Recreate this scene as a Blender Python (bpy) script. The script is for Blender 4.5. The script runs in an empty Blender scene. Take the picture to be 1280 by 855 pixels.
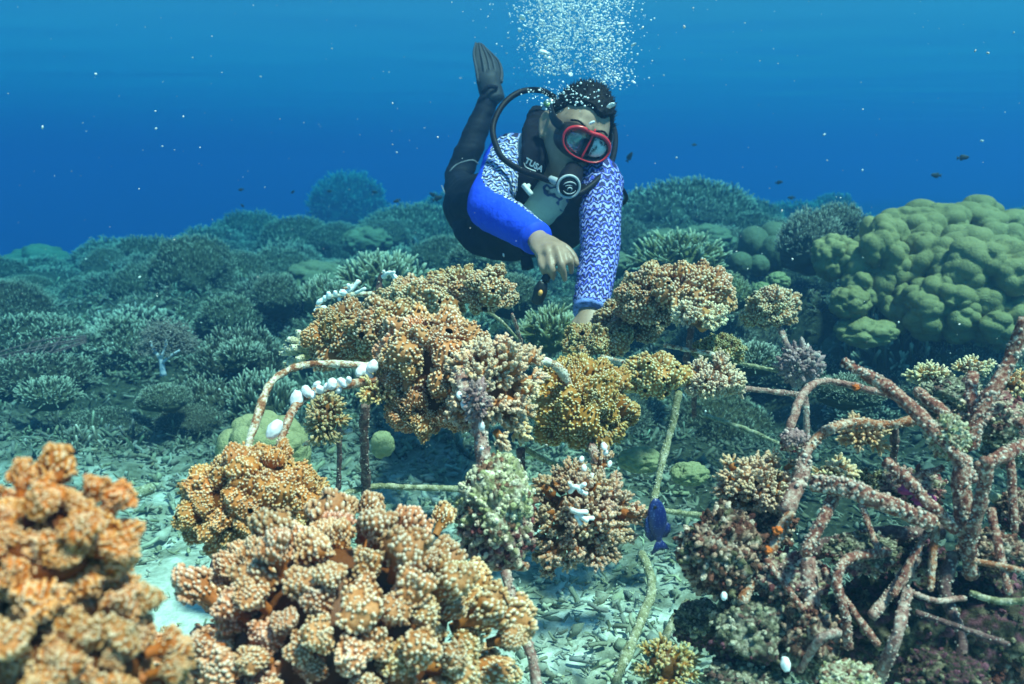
import bpy, math, random
import numpy as np
from mathutils import Vector, Matrix

random.seed(7)
RNG = np.random.default_rng(7)
SC = bpy.context.scene
COL = SC.collection
R = math.radians

# ------------------------------------------------------------------ camera
F_PX, PITCH, CAM_Z = 1065.0, R(10.7), 1.0
cam_data = bpy.data.cameras.new('camera')
cam = bpy.data.objects.new('camera', cam_data)
COL.objects.link(cam)
cam.location = (0, 0, CAM_Z)
cam.rotation_euler = (math.pi / 2 - PITCH, 0, 0)
cam_data.sensor_width = 36.0
cam_data.lens = 36.0 * F_PX / 1280.0
cam_data.clip_start, cam_data.clip_end = 0.02, 400.0
cam_data.dof.use_dof = True
cam_data.dof.focus_distance = 1.55
cam_data.dof.aperture_fstop = 6.0
SC.camera = cam

# ------------------------------------------------------------------ sky, sun, exposure
SUN_EL, SUN_AZ = R(64), R(128)          # azimuth measured from +Y (view) towards +X (right)
world = bpy.data.worlds.new('World')
SC.world = world
world.use_nodes = True
wn = world.node_tree.nodes
wn.clear()
w_out = wn.new('ShaderNodeOutputWorld')
w_bg = wn.new('ShaderNodeBackground')
w_sky = wn.new('ShaderNodeTexSky')
w_sky.sky_type = 'NISHITA'
w_sky.sun_disc = False
w_sky.sun_elevation = SUN_EL
w_sky.sun_rotation = SUN_AZ
w_bg.inputs['Strength'].default_value = 0.05
world.node_tree.links.new(w_sky.outputs[0], w_bg.inputs[0])
world.node_tree.links.new(w_bg.outputs[0], w_out.inputs[0])

sun_data = bpy.data.lights.new('sun', 'SUN')
sun = bpy.data.objects.new('sun', sun_data)
COL.objects.link(sun)
sun_data.energy = 5.0
sun_data.angle = R(5.0)
sun_data.color = (1.0, 0.71, 0.54)
sd = Vector((math.cos(SUN_EL) * math.sin(SUN_AZ), math.cos(SUN_EL) * math.cos(SUN_AZ), math.sin(SUN_EL)))
sun.rotation_euler = sd.to_track_quat('Z', 'Y').to_euler()
sun.location = (0, 0, 6)

SC.view_settings.view_transform = 'Standard'
SC.view_settings.look = 'None'
SC.view_settings.exposure = 1.48
SC.view_settings.gamma = 1.0
SC.view_settings.use_curve_mapping = False
SC.render.engine = 'CYCLES'
cy = SC.cycles
cy.use_denoising = True
cy.max_bounces = 6
cy.diffuse_bounces = 2
cy.glossy_bounces = 2
cy.transmission_bounces = 3
cy.transparent_max_bounces = 8
cy.volume_bounces = 2
cy.sample_clamp_indirect = 4.0
cy.caustics_reflective = False
cy.caustics_refractive = False


def P(px, py, Y):
    """point of the place seen at photo pixel (px, py), Y metres ahead of the camera"""
    u, v = (px - 640.0) / F_PX, (427.5 - py) / F_PX
    d = Vector((u, math.cos(PITCH) + v * math.sin(PITCH), -math.sin(PITCH) + v * math.cos(PITCH)))
    return Vector((0, 0, CAM_Z)) + d * (Y / d.y)


def PXM(Y):
    """metres per photo pixel at distance Y"""
    return Y / F_PX


# ------------------------------------------------------------------ mesh helpers
class MB:
    """collects numpy pieces and builds ONE mesh object"""
    def __init__(s):
        s.V, s.T, s.Q, s.A, s.C, s.MT, s.MQ, s.n = [], [], [], [], [], [], [], 0

    def add(s, V, T=None, Q=None, a=0.0, c=None, mat=0):
        V = np.asarray(V, dtype=np.float32).reshape(-1, 3)
        k = len(V)
        s.V.append(V)
        if T is not None and len(T):
            T = np.asarray(T, dtype=np.int64).reshape(-1, 3)
            s.T.append(T + s.n)
            s.MT.append(np.full(len(T), mat))
        if Q is not None and len(Q):
            Q = np.asarray(Q, dtype=np.int64).reshape(-1, 4)
            s.Q.append(Q + s.n)
            s.MQ.append(np.full(len(Q), mat))
        s.A.append(np.broadcast_to(np.asarray(a, dtype=np.float32), (k,)))
        cc = np.ones((k, 3), np.float32) if c is None else np.broadcast_to(np.asarray(c, dtype=np.float32), (k, 3))
        s.C.append(cc)
        s.n += k
        return s

    def mesh(s, name, mats, smooth=True):
        V = np.concatenate(s.V)
        T = np.concatenate(s.T) if s.T else np.zeros((0, 3), np.int64)
        Q = np.concatenate(s.Q) if s.Q else np.zeros((0, 4), np.int64)
        M = np.concatenate([np.concatenate(s.MT) if s.MT else np.zeros(0), np.concatenate(s.MQ) if s.MQ else np.zeros(0)])
        me = bpy.data.meshes.new(name)
        me.vertices.add(len(V))
        me.vertices.foreach_set('co', V.ravel())
        li = np.concatenate([T.ravel(), Q.ravel()]).astype(np.int32)
        me.loops.add(len(li))
        me.loops.foreach_set('vertex_index', li)
        npoly = len(T) + len(Q)
        me.polygons.add(npoly)
        st = np.concatenate([np.arange(len(T)) * 3, len(T) * 3 + np.arange(len(Q)) * 4]).astype(np.int32)
        me.polygons.foreach_set('loop_start', st)
        me.polygons.foreach_set('material_index', M.astype(np.int32))
        me.update(calc_edges=True)
        me.validate()
        me.polygons.foreach_set('use_smooth', np.full(len(me.polygons), smooth))
        at = me.attributes.new('tip', 'FLOAT', 'POINT')
        at.data.foreach_set('value', np.concatenate(s.A).astype(np.float32))
        ac = me.attributes.new('col', 'FLOAT_COLOR', 'POINT')
        C = np.concatenate(s.C)
        ac.data.foreach_set('color', np.concatenate([C, np.ones((len(C), 1), np.float32)], 1).ravel())
        if not isinstance(mats, (list, tuple)):
            mats = [mats]
        for m in mats:
            me.materials.append(m)
        return me

    def build(s, name, mats, parent=None, smooth=True, loc=None):
        return link(name, s.mesh(name, mats, smooth), parent, loc)


def link(name, data, parent=None, loc=None):
    o = bpy.data.objects.new(name, data)
    COL.objects.link(o)
    if parent is not None:
        o.parent = parent
    if loc is not None:
        o.location = loc
    return o


def tag(o, label=None, cat=None, group=None, kind=None):
    if label:
        o['label'] = label
    if cat:
        o['category'] = cat
    if group:
        o['group'] = group
    if kind:
        o['kind'] = kind
    return o


def empty(name, loc, label=None, cat=None, group=None):
    o = link(name, None, None, loc)
    o.empty_display_size = 0.05
    return tag(o, label, cat, group)


def ico(sub):
    t = (1 + 5 ** 0.5) / 2
    V = np.array([(-1, t, 0), (1, t, 0), (-1, -t, 0), (1, -t, 0), (0, -1, t), (0, 1, t), (0, -1, -t), (0, 1, -t),
                  (t, 0, -1), (t, 0, 1), (-t, 0, -1), (-t, 0, 1)], float)
    V /= np.linalg.norm(V[0])
    T = np.array([(0, 11, 5), (0, 5, 1), (0, 1, 7), (0, 7, 10), (0, 10, 11), (1, 5, 9), (5, 11, 4), (11, 10, 2),
                  (10, 7, 6), (7, 1, 8), (3, 9, 4), (3, 4, 2), (3, 2, 6), (3, 6, 8), (3, 8, 9), (4, 9, 5),
                  (2, 4, 11), (6, 2, 10), (8, 6, 7), (9, 8, 1)])
    for _ in range(sub):
        E = np.sort(np.concatenate([T[:, [0, 1]], T[:, [1, 2]], T[:, [2, 0]]]), 1)
        U, inv = np.unique(E, axis=0, return_inverse=True)
        inv = inv.ravel()
        m = V[U].mean(1)
        m /= np.linalg.norm(m, axis=1, keepdims=True)
        k, n = len(V), len(T)
        a, b, c = k + inv[:n], k + inv[n:2 * n], k + inv[2 * n:]
        T = np.concatenate([np.stack([T[:, 0], a, c], 1), np.stack([T[:, 1], b, a], 1),
                            np.stack([T[:, 2], c, b], 1), np.stack([a, b, c], 1)])
        V = np.concatenate([V, m])
    return V, T


ICO = {k: ico(k) for k in range(7)}


def _hash(ix, iy, iz, seed):
    h = (ix * 374761393 + iy * 668265263 + iz * 2147483647 + seed * 1274126177) & 0xFFFFFFFF
    h = ((h ^ (h >> 13)) * 1274126177) & 0xFFFFFFFF
    h = h ^ (h >> 16)
    return (h & 0xFFFFFF) / float(0xFFFFFF)


def vnoise(p, seed=0):
    """value noise in -1..1 for an (n,3) array"""
    p = np.asarray(p, float)
    i = np.floor(p).astype(np.int64)
    f = p - i
    f = f * f * (3 - 2 * f)
    r = 0
    for dx in (0, 1):
        for dy in (0, 1):
            for dz in (0, 1):
                w = (f[:, 0] if dx else 1 - f[:, 0]) * (f[:, 1] if dy else 1 - f[:, 1]) * (f[:, 2] if dz else 1 - f[:, 2])
                r = r + w * _hash(i[:, 0] + dx, i[:, 1] + dy, i[:, 2] + dz, seed)
    return r * 2 - 1


def fbm(p, seed=0, octv=3):
    a, s, t = 1.0, 0.0, 0.0
    p = np.asarray(p, float)
    for k in range(octv):
        s = s + a * vnoise(p * 2 ** k, seed + k * 17)
        t += a
        a *= 0.5
    return s / t


def sm(a, b, x):
    t = np.clip((x - a) / (b - a), 0, 1)
    return t * t * (3 - 2 * t)


def frames(pts):
    """parallel transport frames along a polyline"""
    pts = np.asarray(pts, float)
    tg = np.gradient(pts, axis=0)
    tg /= np.maximum(np.linalg.norm(tg, axis=1, keepdims=True), 1e-9)
    n = np.zeros_like(tg)
    h = np.array([0, 0, 1.0]) if abs(tg[0, 2]) < 0.9 else np.array([1.0, 0, 0])
    v = np.cross(tg[0], h)
    n[0] = v / np.linalg.norm(v)
    for k in range(1, len(pts)):
        v = n[k - 1] - tg[k] * np.dot(n[k - 1], tg[k])
        n[k] = v / max(np.linalg.norm(v), 1e-9)
    return tg, n, np.cross(tg, n)


def smooth_path(pts, n):
    """Catmull-Rom through the points, n samples"""
    pts = np.asarray([tuple(p) for p in pts], float)
    if len(pts) == 2:
        t = np.linspace(0, 1, n)[:, None]
        return pts[0] * (1 - t) + pts[1] * t
    q = np.concatenate([[2 * pts[0] - pts[1]], pts, [2 * pts[-1] - pts[-2]]])
    t = np.linspace(0, len(pts) - 1 - 1e-6, n)
    i = t.astype(int)
    f = (t - i)[:, None]
    a, b, c, d = q[i], q[i + 1], q[i + 2], q[i + 3]
    return 0.5 * (2 * b + (c - a) * f + (2 * a - 5 * b + 4 * c - d) * f ** 2 + (3 * b - a - 3 * c + d) * f ** 3)


def tube(pts, rad, sides=8, cap=True, rough=0.0, seed=0, freq=60.0, ell=1.0):
    """tube along a path; returns V, T, Q, parameter along it, angle"""
    pts = np.asarray(pts, float)
    m = len(pts)
    rad = np.broadcast_to(np.asarray(rad, float), (m,))
    tg, n, b = frames(pts)
    an = np.arange(sides) * 2 * math.pi / sides
    rr = np.ones((m, sides)) * rad[:, None]
    off = n[:, None, :] * np.cos(an)[None, :, None] + b[:, None, :] * np.sin(an)[None, :, None] * ell
    V = pts[:, None, :] + off * rr[:, :, None]
    if rough:
        w = fbm(V.reshape(-1, 3) * freq, seed, 2).reshape(m, sides)
        V = pts[:, None, :] + off * (rr * (1 + rough * w))[:, :, None]
    V = V.reshape(-1, 3)
    i = np.arange(m - 1)[:, None] * sides
    j = np.arange(sides)[None, :]
    j2 = (j + 1) % sides
    Q = np.stack([i + j, i + j2, i + sides + j2, i + sides + j], -1).reshape(-1, 4)
    u = np.repeat(np.linspace(0, 1, m), sides)
    T = None
    if cap:
        k = len(V)
        V = np.concatenate([V, [pts[0] - tg[0] * rad[0] * 0.4, pts[-1] + tg[-1] * rad[-1] * 0.6]])
        u = np.concatenate([u, [0, 1]])
        j = np.arange(sides)
        T = np.concatenate([np.stack([np.full(sides, k), (j + 1) % sides, j], 1),
                            np.stack([np.full(sides, k + 1), (m - 1) * sides + j, (m - 1) * sides + (j + 1) % sides], 1)])
    return V, T, Q, u


def basis(d, spin=0.0):
    """rotation matrix (3x3 numpy) taking +Z to d with a spin about it"""
    d = np.asarray(d, float)
    d = d / np.linalg.norm(d)
    h = np.array([0, 0, 1.0]) if abs(d[2]) < 0.95 else np.array([1.0, 0, 0])
    x = np.cross(h, d)
    x /= np.linalg.norm(x)
    y = np.cross(d, x)
    c, s = math.cos(spin), math.sin(spin)
    return np.stack([x * c + y * s, -x * s + y * c, d], 1)


def bases(D, spin):
    """many at once: (n,3,3)"""
    D = D / np.linalg.norm(D, axis=1, keepdims=True)
    h = np.where(np.abs(D[:, 2:3]) < 0.95, np.array([[0, 0, 1.0]]), np.array([[1.0, 0, 0]]))
    x = np.cross(h, D)
    x /= np.linalg.norm(x, axis=1, keepdims=True)
    y = np.cross(D, x)
    c, s = np.cos(spin)[:, None], np.sin(spin)[:, None]
    return np.stack([x * c + y * s, -x * s + y * c, D], 2)


def scatter(mb, tmpl, pos, rot, scl, c=None, mat=0):
    """many copies of a small template (V, T, a) into one MB; scl (n,) or (n,3)"""
    V, T, a = tmpl
    n = len(pos)
    if n == 0:
        return
    scl = np.asarray(scl, float)
    scl = scl[:, None] * np.ones((1, 3)) if scl.ndim == 1 else scl
    W = np.einsum('nij,nkj->nki', rot, V[None] * scl[:, None, :]) + pos[:, None, :]
    TT = (T[None] + (np.arange(n) * len(V))[:, None, None]).reshape(-1, 3)
    cc = None if c is None else np.repeat(c, len(V), 0)
    mb.add(W.reshape(-1, 3), T=TT, a=np.tile(a, n), c=cc, mat=mat)


def tri(Q):
    Q = np.asarray(Q)
    return np.concatenate([Q[:, [0, 1, 2]], Q[:, [0, 2, 3]]])


def dome(sides=6, h=1.0, rings=2):
    """small knob, base circle radius 1 at z=0, top at z=h"""
    V, a = [], []
    for r in range(rings):
        t = r / rings
        rad = math.cos(t * math.pi / 2) ** 0.6
        for k in range(sides):
            an = 2 * math.pi * (k + 0.5 * (r % 2)) / sides
            V.append((rad * math.cos(an), rad * math.sin(an), h * math.sin(t * math.pi / 2) - (0.25 if r == 0 else 0)))
            a.append(t)
    V.append((0, 0, h))
    a.append(1.0)
    T = []
    for r in range(rings - 1):
        for k in range(sides):
            p, q = r * sides + k, r * sides + (k + 1) % sides
            T += [(p, q, p + sides), (q, q + sides, p + sides)]
    b = (rings - 1) * sides
    T += [(b + k, b + (k + 1) % sides, rings * sides) for k in range(sides)]
    return np.array(V), np.array(T), np.array(a)


# ------------------------------------------------------------------ materials
def new_mat(name):
    m = bpy.data.materials.new(name)
    m.use_nodes = True
    nt = m.node_tree
    b = nt.nodes['Principled BSDF']
    return m, nt, b


def nd(nt, kind, **kw):
    n = nt.nodes.new(kind)
    for k, v in kw.items():
        if k in n.inputs.keys():
            n.inputs[k].default_value = v
        else:
            setattr(n, k, v)
    return n


def noise_fac(nt, scale, detail=3.0, rough=0.6, coord='Object', off=0.0):
    tc = nt.nodes.new('ShaderNodeTexCoord')
    nz = nd(nt, 'ShaderNodeTexNoise', Scale=scale, Detail=detail, Roughness=rough)
    if coord == 'World':
        g = nt.nodes.new('ShaderNodeNewGeometry')
        src = g.outputs['Position']
    else:
        src = tc.outputs[coord]
    if off:
        mp = nd(nt, 'ShaderNodeMapping')
        mp.inputs['Location'].default_value = (off, off * 1.7, -off)
        nt.links.new(src, mp.inputs[0])
        src = mp.outputs[0]
    nt.links.new(src, nz.inputs['Vector'])
    return nz.outputs['Fac']


def ramp(nt, fac, stops):
    r = nt.nodes.new('ShaderNodeValToRGB')
    e = r.color_ramp.elements
    while len(e) < len(stops):
        e.new(0.5)
    for k, (p, c) in enumerate(stops):
        e[k].position = p
        e[k].color = (*c, 1)
    nt.links.new(fac, r.inputs[0])
    return r.outputs[0]


def mixc(nt, fac, a, b, mode='MIX'):
    m = nt.nodes.new('ShaderNodeMix')
    m.data_type = 'RGBA'
    m.blend_type = mode
    for s, v in ((m.inputs['Factor'], fac), (m.inputs[6], a), (m.inputs[7], b)):
        if hasattr(v, 'links'):
            nt.links.new(v, s)
        elif isinstance(v, (tuple, list)):
            s.default_value = (*v, 1)
        else:
            s.default_value = v
    return m.outputs[2]


def math_n(nt, op, a, b=None, c=None):
    m = nt.nodes.new('ShaderNodeMath')
    m.operation = op
    for k, v in enumerate((a, b, c)):
        if v is None:
            continue
        if hasattr(v, 'links'):
            nt.links.new(v, m.inputs[k])
        else:
            m.inputs[k].default_value = v
    return m.outputs[0]


def attr(nt, name, out='Fac'):
    a = nd(nt, 'ShaderNodeAttribute', attribute_name=name)
    return a.outputs[out]


def bump(nt, b, fac, strength=0.5, dist=0.005):
    n = nd(nt, 'ShaderNodeBump', Strength=strength, Distance=dist)
    nt.links.new(fac, n.inputs['Height'])
    nt.links.new(n.outputs[0], b.inputs['Normal'])
    return n


def simple(name, col, rough=0.6, spec=0.3, var=0.25, scale=40.0, bstr=0.0, metal=0.0, bdist=0.003):
    m, nt, b = new_mat(name)
    f = noise_fac(nt, scale)
    lo = tuple(max(0.0, x * (1 - var)) for x in col)
    hi = tuple(min(1.0, x * (1 + var)) for x in col)
    nt.links.new(ramp(nt, f, [(0.3, lo), (0.7, hi)]), b.inputs['Base Color'])
    b.inputs['Roughness'].default_value = rough
    b.inputs['Specular IOR Level'].default_value = spec
    b.inputs['Metallic'].default_value = metal
    if bstr:
        bump(nt, b, noise_fac(nt, scale * 3), bstr, bdist)
    return m

# ------------------------------------------------------------------ seabed
# mounds of reef: pixel x, pixel y of the top, distance, half width in pixels
MOUNDS = [(50, 335, 7.0, 45), (165, 330, 10.5, 40), (240, 322, 5.2, 60), (130, 362, 5.6, 60), (310, 285, 7.4, 55), (372, 292, 6.6, 55),
          (435, 243, 11.0, 70), (515, 280, 6.8, 80), (400, 340, 5.2, 45), (470, 352, 4.3, 55), (600, 318, 5.2, 50), (700, 275, 7.0, 60),
          (850, 250, 6.2, 95), (900, 268, 6.5, 70), (845, 330, 4.3, 60), (945, 318, 4.6, 55), (1010, 320, 4.0, 40), (1000, 268, 8.5, 60),
          (1045, 258, 9.0, 40), (1160, 400, 3.7, 120), (1270, 300, 6.0, 60), (560, 275, 9.0, 60)]


def far_y(Y):
    """distances beyond five metres, stretched to the clear water of the photograph"""
    return Y if Y < 5 else 5 + (Y - 5) * 2.0


MND = []
for (px, py, Y, hw) in MOUNDS:
    Y = far_y(Y)
    c = P(px, py, Y)
    MND.append((c.x, Y, c.z, hw * PXM(Y)))


def H0(x, y):
    x, y = np.asarray(x, float), np.asarray(y, float)
    z = 0.20 * sm(2.5, 6.0, y) - 0.022 * np.clip(y - 7, 0, 30) + 0.10 * sm(0.6, 2.2, x) * sm(1.5, 4, y)
    s = -0.9 * x + 0.50 * y - 7.7
    z = z - 0.45 * np.clip(s, 0, 14) ** 1.1 * 0.6
    p = np.stack([x, y, 0 * x], -1).reshape(-1, 3)
    z = z + (0.10 * fbm(p * 0.9, 3, 3) * np.clip(y.ravel() / 3.0, 0.25, 1.6)).reshape(x.shape)
    z = z + (0.022 * fbm(p * 5.0, 11, 3)).reshape(x.shape)
    z = z + (0.17 * fbm(p * 2.3, 29, 3)).reshape(x.shape) * sm(2.6, 3.6, y)
    return z


def H(x, y):
    x, y = np.asarray(x, float), np.asarray(y, float)
    z = H0(x, y)
    for (mx, my, mz, r) in MND:
        g = np.exp(-(((x - mx) / r) ** 2 + ((y - my) / (r * 1.15)) ** 2) ** 1.3)
        top = mz - float(H0(np.array([mx]), np.array([my]))[0])
        z = z + max(top, 0) * 0.55 * g
    return z


def hz(x, y):
    return float(H(np.array([x]), np.array([y]))[0])


NX, NY = 320, 340
u = np.linspace(-1, 1, NX)
gx = np.sinh(6.0 * u) / math.sinh(6.0) * 70
v = np.linspace(-0.55, 1, NY)
gy = np.sinh(6.0 * v) / math.sinh(6.0) * 72 + 1.6
GX, GY = np.meshgrid(gx, gy)
GZ = H(GX, GY)
pp = np.stack([GX.ravel(), GY.ravel(), 0 * GX.ravel()], 1)
fade = np.clip(1 - (GY.ravel() - 1.5) / 6, 0.15, 1)
GZ = GZ + (0.010 * fade * fbm(pp * 22, 5, 3)).reshape(GZ.shape)
i = np.arange(NY - 1)[:, None] * NX
j = np.arange(NX - 1)[None, :]
Q = np.stack([i + j, i + j + 1, i + NX + j + 1, i + NX + j], -1).reshape(-1, 4)
m_sand, nt, b = new_mat('coral_sand')
f1 = noise_fac(nt, 1.7, 4, 0.6, 'World')
f2 = noise_fac(nt, 45, 5, 0.7, 'World')
f3 = noise_fac(nt, 9, 4, 0.65, 'World', 3.1)
ca = ramp(nt, f3, [(0.34, (0.22, 0.22, 0.15)), (0.47, (0.42, 0.42, 0.33)), (0.62, (0.80, 0.80, 0.70))])
cb = ramp(nt, f2, [(0.3, (0.55, 0.55, 0.52)), (0.6, (1, 1, 1))])
base = mixc(nt, 1.0, ca, cb, 'MULTIPLY')
# farther out the bottom is old reef rock grown over with turf algae
g = nt.nodes.new('ShaderNodeNewGeometry')
sp = nt.nodes.new('ShaderNodeSeparateXYZ')
nt.links.new(g.outputs['Position'], sp.inputs[0])
far = nd(nt, 'ShaderNodeMapRange')
far.inputs[1].default_value, far.inputs[2].default_value = 2.5, 3.8
side = nd(nt, 'ShaderNodeMapRange')
side.inputs[1].default_value, side.inputs[2].default_value, side.inputs[4].default_value = 0.1, 0.8, 1.6
nt.links.new(sp.outputs['X'], side.inputs[0])
nt.links.new(math_n(nt, 'ADD', math_n(nt, 'ADD', sp.outputs['Y'], side.outputs[0]), math_n(nt, 'MULTIPLY', f1, 0.8)), far.inputs[0])
rock = ramp(nt, f2, [(0.3, (0.015, 0.017, 0.012)), (0.55, (0.04, 0.043, 0.028)), (0.75, (0.12, 0.12, 0.08))])
ground_col = mixc(nt, far.outputs[0], base, rock)
# two pockets of clean white coral sand
for (cx_, cy_, r0_, r1_) in ((-0.72, 1.70, 0.10, 0.44), (-0.09, 1.72, 0.02, 0.22)):
    vm = nt.nodes.new('ShaderNodeVectorMath')
    vm.operation = 'DISTANCE'
    vm.inputs[1].default_value = (cx_, cy_, 0.0)
    nt.links.new(g.outputs['Position'], vm.inputs[0])
    pm = nd(nt, 'ShaderNodeMapRange')
    pm.inputs[1].default_value, pm.inputs[2].default_value, pm.inputs[3].default_value, pm.inputs[4].default_value = r0_, r1_, 1.0, 0.0
    nt.links.new(math_n(nt, 'ADD', vm.outputs['Value'], math_n(nt, 'MULTIPLY', math_n(nt, 'SUBTRACT', f3, 0.5), 0.7)), pm.inputs[0])
    ground_col = mixc(nt, pm.outputs[0], ground_col, mixc(nt, 1.0, (0.66, 0.65, 0.56), cb, 'MULTIPLY'))
nt.links.new(ground_col, b.inputs['Base Color'])
b.inputs['Roughness'].default_value = 0.95
b.inputs['Specular IOR Level'].default_value = 0.1
bump(nt, b, f2, 0.7, 0.012)
mb = MB().add(np.stack([GX.ravel(), GY.ravel(), GZ.ravel()], 1), Q=Q)
tag(mb.build('seabed', m_sand), kind='structure')

# ------------------------------------------------------------------ water surface far overhead
SURF_Z = 3.1
m_surf, nt, b = new_mat('water_surface')
nt.nodes.remove(b)
out = nt.nodes['Material Output']
fr = nt.nodes.new('ShaderNodeFresnel')
fr.inputs['IOR'].default_value = 1.33
tr = nt.nodes.new('ShaderNodeBsdfTransparent')
gl = nt.nodes.new('ShaderNodeBsdfGlossy')
gl.inputs['Roughness'].default_value = 0.03
mx = nt.nodes.new('ShaderNodeMixShader')
nt.links.new(fr.outputs[0], mx.inputs[0])
nt.links.new(tr.outputs[0], mx.inputs[1])
nt.links.new(gl.outputs[0], mx.inputs[2])
nt.links.new(mx.outputs[0], out.inputs[0])
us = np.linspace(-1, 1, 110)
sx = np.sinh(4 * us) / math.sinh(4) * 70
sy = np.linspace(-10, 72, 240)
SX, SY = np.meshgrid(sx, sy)
q = np.stack([SX.ravel() * 0.8, SY.ravel() * 1.3, 0 * SX.ravel()], 1)
SZ = SURF_Z + 0.035 * fbm(q * np.array([[0.55, 0.8, 1.0]]), 41, 3)
i = np.arange(len(sy) - 1)[:, None] * len(sx)
j = np.arange(len(sx) - 1)[None, :]
Q = np.stack([i + j, i + len(sx) + j, i + len(sx) + j + 1, i + j + 1], -1).reshape(-1, 4)
tag(MB().add(np.stack([SX.ravel(), SY.ravel(), SZ], 1), Q=Q).build('water_surface', m_surf), kind='structure')

# ------------------------------------------------------------------ the water itself
bb = 76.0
V = [(sx_ * bb, sy_, sz_) for sz_ in (-7.4, SURF_Z + 0.3) for sy_ in (-14.0, 78.0) for sx_ in (-1, 1)]
Qh = [(0, 2, 3, 1), (4, 5, 7, 6), (0, 1, 5, 4), (2, 6, 7, 3), (0, 4, 6, 2), (1, 3, 7, 5)]
m_haze = bpy.data.materials.new('sea_water')
m_haze.use_nodes = True
nt = m_haze.node_tree
nt.nodes.remove(nt.nodes['Principled BSDF'])
pv = nt.nodes.new('ShaderNodeVolumePrincipled')
pv.inputs['Color'].default_value = (0.026, 0.076, 0.146, 1)
pv.inputs['Absorption Color'].default_value = (0.0, 0.63, 0.89, 1)
pv.inputs['Density'].default_value = 0.24
pv.inputs['Anisotropy'].default_value = 0.5
nt.links.new(pv.outputs[0], nt.nodes['Material Output'].inputs['Volume'])
tag(MB().add(V, Q=Qh).build('haze', m_haze, smooth=False), kind='stuff')

# ------------------------------------------------------------------ coral colonies with knobbly branches
DOME6 = dome(6, 1.0, 2)
DOME7 = dome(7, 1.25, 3)


def coral_mat():
    m, nt, b = new_mat('living_coral')
    oi = nt.nodes.new('ShaderNodeObjectInfo')
    tp = attr(nt, 'tip')
    n1 = noise_fac(nt, 5.0, 3, 0.6, 'World')
    n2 = noise_fac(nt, 420.0, 2, 0.5, 'World')
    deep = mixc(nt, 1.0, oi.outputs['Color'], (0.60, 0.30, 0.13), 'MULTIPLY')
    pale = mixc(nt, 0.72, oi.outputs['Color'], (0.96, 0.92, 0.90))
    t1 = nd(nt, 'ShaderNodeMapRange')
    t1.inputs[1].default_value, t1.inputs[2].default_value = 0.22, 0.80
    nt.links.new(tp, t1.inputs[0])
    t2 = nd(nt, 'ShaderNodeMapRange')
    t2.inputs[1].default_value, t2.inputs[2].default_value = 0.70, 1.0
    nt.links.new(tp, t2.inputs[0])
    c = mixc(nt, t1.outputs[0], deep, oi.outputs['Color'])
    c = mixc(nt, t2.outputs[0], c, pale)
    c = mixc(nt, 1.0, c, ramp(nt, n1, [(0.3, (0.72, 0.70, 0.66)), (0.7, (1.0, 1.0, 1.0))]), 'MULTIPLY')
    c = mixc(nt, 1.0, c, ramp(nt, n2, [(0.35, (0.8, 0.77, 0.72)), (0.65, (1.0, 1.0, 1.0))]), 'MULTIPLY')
    nt.links.new(c, b.inputs['Base Color'])
    b.inputs['Roughness'].default_value = 0.55
    b.inputs['Specular IOR Level'].default_value = 0.25
    b.inputs['Subsurface Weight'].default_value = 0.0
    bump(nt, b, n2, 0.35, 0.0015)
    return m


M_CORAL = coral_mat()
PROFILE = smooth_path([(0.17, 0, 0), (0.19, 0, 0.25), (0.33, 0, 0.45), (0.45, 0, 0.64), (0.43, 0, 0.83), (0.25, 0, 0.97), (0.02, 0, 1.02)], 40)


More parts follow.
